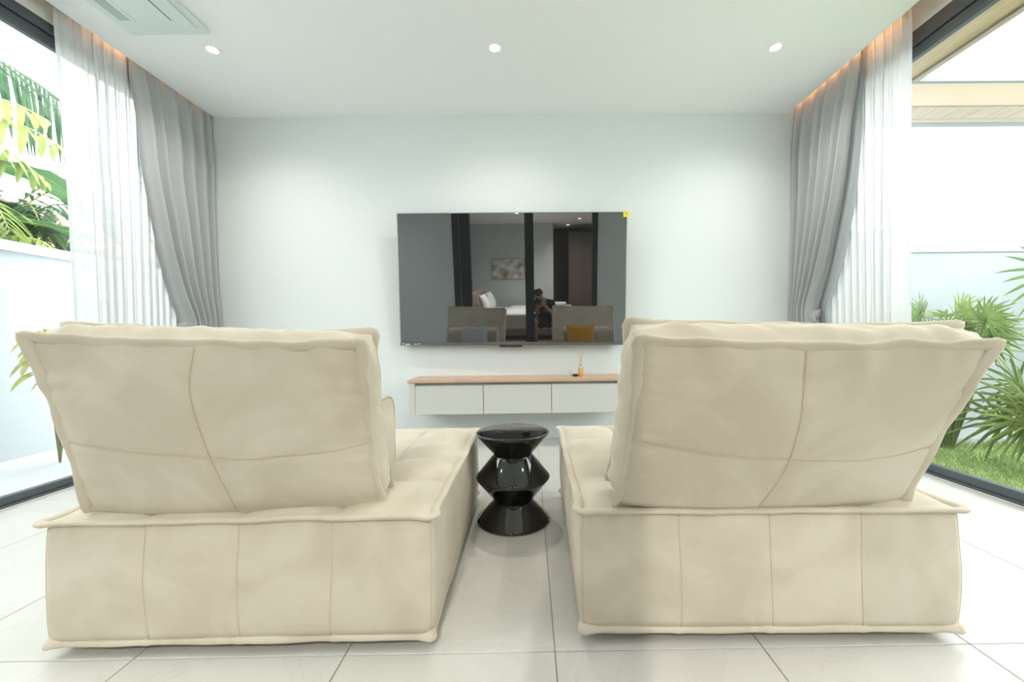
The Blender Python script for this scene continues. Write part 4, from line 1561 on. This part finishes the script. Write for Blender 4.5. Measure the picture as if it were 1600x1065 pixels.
# joints relative to (PX, PY)
pel = (0, -.22, .50)
N_ = [(pel, (.15, .11)),                       # 0 pelvis
      ((0, -.10, .64), (.125, .09)),            # 1 waist
      ((-.02, .05, .775), (.145, .10)),         # 2 chest
      ((-.035, .14, .855), (.10, .08)),         # 3 upper chest
      ((-.075, .225, .925), (.048, .05)),       # 4 neck
      ((-.12, .31, .955), (.070, .080)),        # 5 head low
      ((-.12, .32, 1.02), (.074, .086)),        # 6 head mid
      ((-.12, .31, 1.075), (.05, .06)),         # 7 head top
      ((-.20, .10, .845), .055), ((-.13, .20, .655), .042), ((-.125, .35, .75), .033), ((-.125, .43, .812), .027),   # 8-11 left arm
      ((.14, .13, .85), .055), ((.17, .29, .655), .042), ((.05, .38, .77), .033), ((-.03, .435, .862), .027),       # 12-15 right arm
      ((-.11, -.18, .48), .088), ((-.19, .17, .50), .062), ((-.18, .03, .27), .052), ((-.17, -.06, .075), .034), ((-.19, .08, .03), (.036, .026)),  # 16-20 left leg
      ((.11, -.18, .48), .088), ((.19, .17, .47), .062), ((.18, .05, .25), .052), ((.17, -.04, .075), .034), ((.19, .10, .03), (.036, .026))]       # 21-25
E_ = [(0, 1), (1, 2), (2, 3), (3, 4), (4, 5), (5, 6), (6, 7), (3, 8), (8, 9), (9, 10), (10, 11), (3, 12), (12, 13), (13, 14), (14, 15),
      (0, 16), (16, 17), (17, 18), (18, 19), (19, 20), (0, 21), (21, 22), (22, 23), (23, 24), (24, 25)]


def hand(nodes, edges, wrist, knuckle_dir, curl_dir, spread_dir, thumb_dir):
    w = Vector(nodes[wrist][0])
    kd, cd, sd_ = Vector(knuckle_dir).normalized(), Vector(curl_dir).normalized(), Vector(spread_dir).normalized()
    palm = w + kd * .045
    nodes.append((tuple(palm), (.030, .018))); pi_ = len(nodes) - 1
    edges.append((wrist, pi_))
    for k, L in enumerate((.036, .042, .040, .031)):
        s = sd_ * (.021 * (k - 1.5))
        a = palm + kd * .03 + s
        b = a + kd * L * .5 + cd * L * .5
        c = b + cd * L * .8
        i0 = len(nodes)
        nodes += [(tuple(a), .0095), (tuple(b), .0088), (tuple(c), .0078)]
        edges += [(pi_, i0), (i0, i0 + 1), (i0 + 1, i0 + 2)]
    a = w + kd * .025 + Vector(thumb_dir).normalized() * .030
    b = a + Vector(thumb_dir).normalized() * .018 + kd * .025 + cd * .012
    i0 = len(nodes)
    nodes += [(tuple(a), .011), (tuple(b), .009)]
    edges += [(pi_, i0), (i0, i0 + 1)]


hand(N_, E_, 11, (.1, .8, .45), (.0, .2, 1), (1, 0, 0), (-1, .1, .3))
hand(N_, E_, 15, (.0, 1, .15), (-.95, .25, .0), (.0, -.1, 1), (-.7, -.2, .6))
# nose, ears
N_ += [((-.12, .405, .985), .012), ((-.200, .305, .99), .014), ((-.040, .305, .99), .014)]
k0 = len(N_) - 3
E_ += [(5, k0), (5, k0 + 1), (5, k0 + 2)]
skin_obj('body', N_, E_, M['skin'], person, 0)
# t-shirt, shorts, hair
grow = .024
T_ = [(N_[i][0], tuple(c + grow for c in (N_[i][1] if isinstance(N_[i][1], tuple) else (N_[i][1],) * 2))) for i in (0, 1, 2, 3)]
def mixp(a, b, t): return tuple(Vector(a).lerp(Vector(b), t))
T_ += [(N_[8][0], .068), (mixp(N_[8][0], N_[9][0], .62), .062), (N_[12][0], .068), (mixp(N_[12][0], N_[13][0], .62), .062), (mixp(N_[3][0], N_[4][0], .75), .065)]
skin_obj('t_shirt', T_, [(0, 1), (1, 2), (2, 3), (3, 4), (4, 5), (3, 6), (6, 7), (3, 8)], M['tshirt'], person, 0)
S_ = [(N_[0][0], (.175, .135)), (N_[16][0], .105), (mixp(N_[16][0], N_[17][0], .55), .092), (mixp(N_[16][0], N_[17][0], .98), .080),
      (N_[21][0], .105), (mixp(N_[21][0], N_[22][0], .55), .092), (mixp(N_[21][0], N_[22][0], .98), .080)]
skin_obj('shorts', S_, [(0, 1), (1, 2), (2, 3), (0, 4), (4, 5), (5, 6)], M['shorts'], person, 0)
# hair: a cap over the skull that dives inside the head at the face and nape
V, Fc = [], []
NA, NB_ = 28, 18
hc = Vector((-.12, .312, 1.035))
for j in range(NB_ + 1):
    ph = pi * j / NB_
    for i in range(NA):
        th = 2 * pi * i / NA
        d = Vector((sin(ph) * cos(th), sin(ph) * sin(th), cos(ph)))
        hairy = sstep(-.15, .25, d.z - .75 * d.y + .05)
        q = .80 + .20 * hairy + .012 * nz(d.x * 9, d.y * 9, d.z * 9)
        V.append(hc + Vector((d.x * .092 * q, d.y * .108 * q, d.z * .100 * q)))
for j in range(NB_):
    for i in range(NA):
        k = (i + 1) % NA
        Fc.append((j * NA + i, (j + 1) * NA + i, (j + 1) * NA + k, j * NA + k))
obj('hair', V, Fc, M['hair'], person, smooth=True)

pcam = empty('photo_camera', (0.0, -.13, .90))
tag(pcam, 'black camera with a wide lens held by the crouching person', 'camera')
box('camera_body', -.066, .066, -.035, .020, -.045, .038, M['tv_black'], pcam, bev=.008, seg=3)
box('viewfinder_hump', -.026, .026, -.030, .018, .036, .060, M['tv_black'], pcam, bev=.007, seg=3)
box('grip', .045, .072, .012, .038, -.045, .034, M['tv_black'], pcam, bev=.008, seg=3)
v_, f_ = lathe([(.001, 0), (.034, 0), (.036, .004), (.036, .055), (.039, .060), (.039, .078), (.033, .080), (.030, .066), (.001, .060)], 32)
ln = obj('lens', v_, f_, M['tv_black'], pcam, smooth=True)
ln.rotation_euler = (rad(-90), 0, 0)
ln.location = (0, .018, 0)
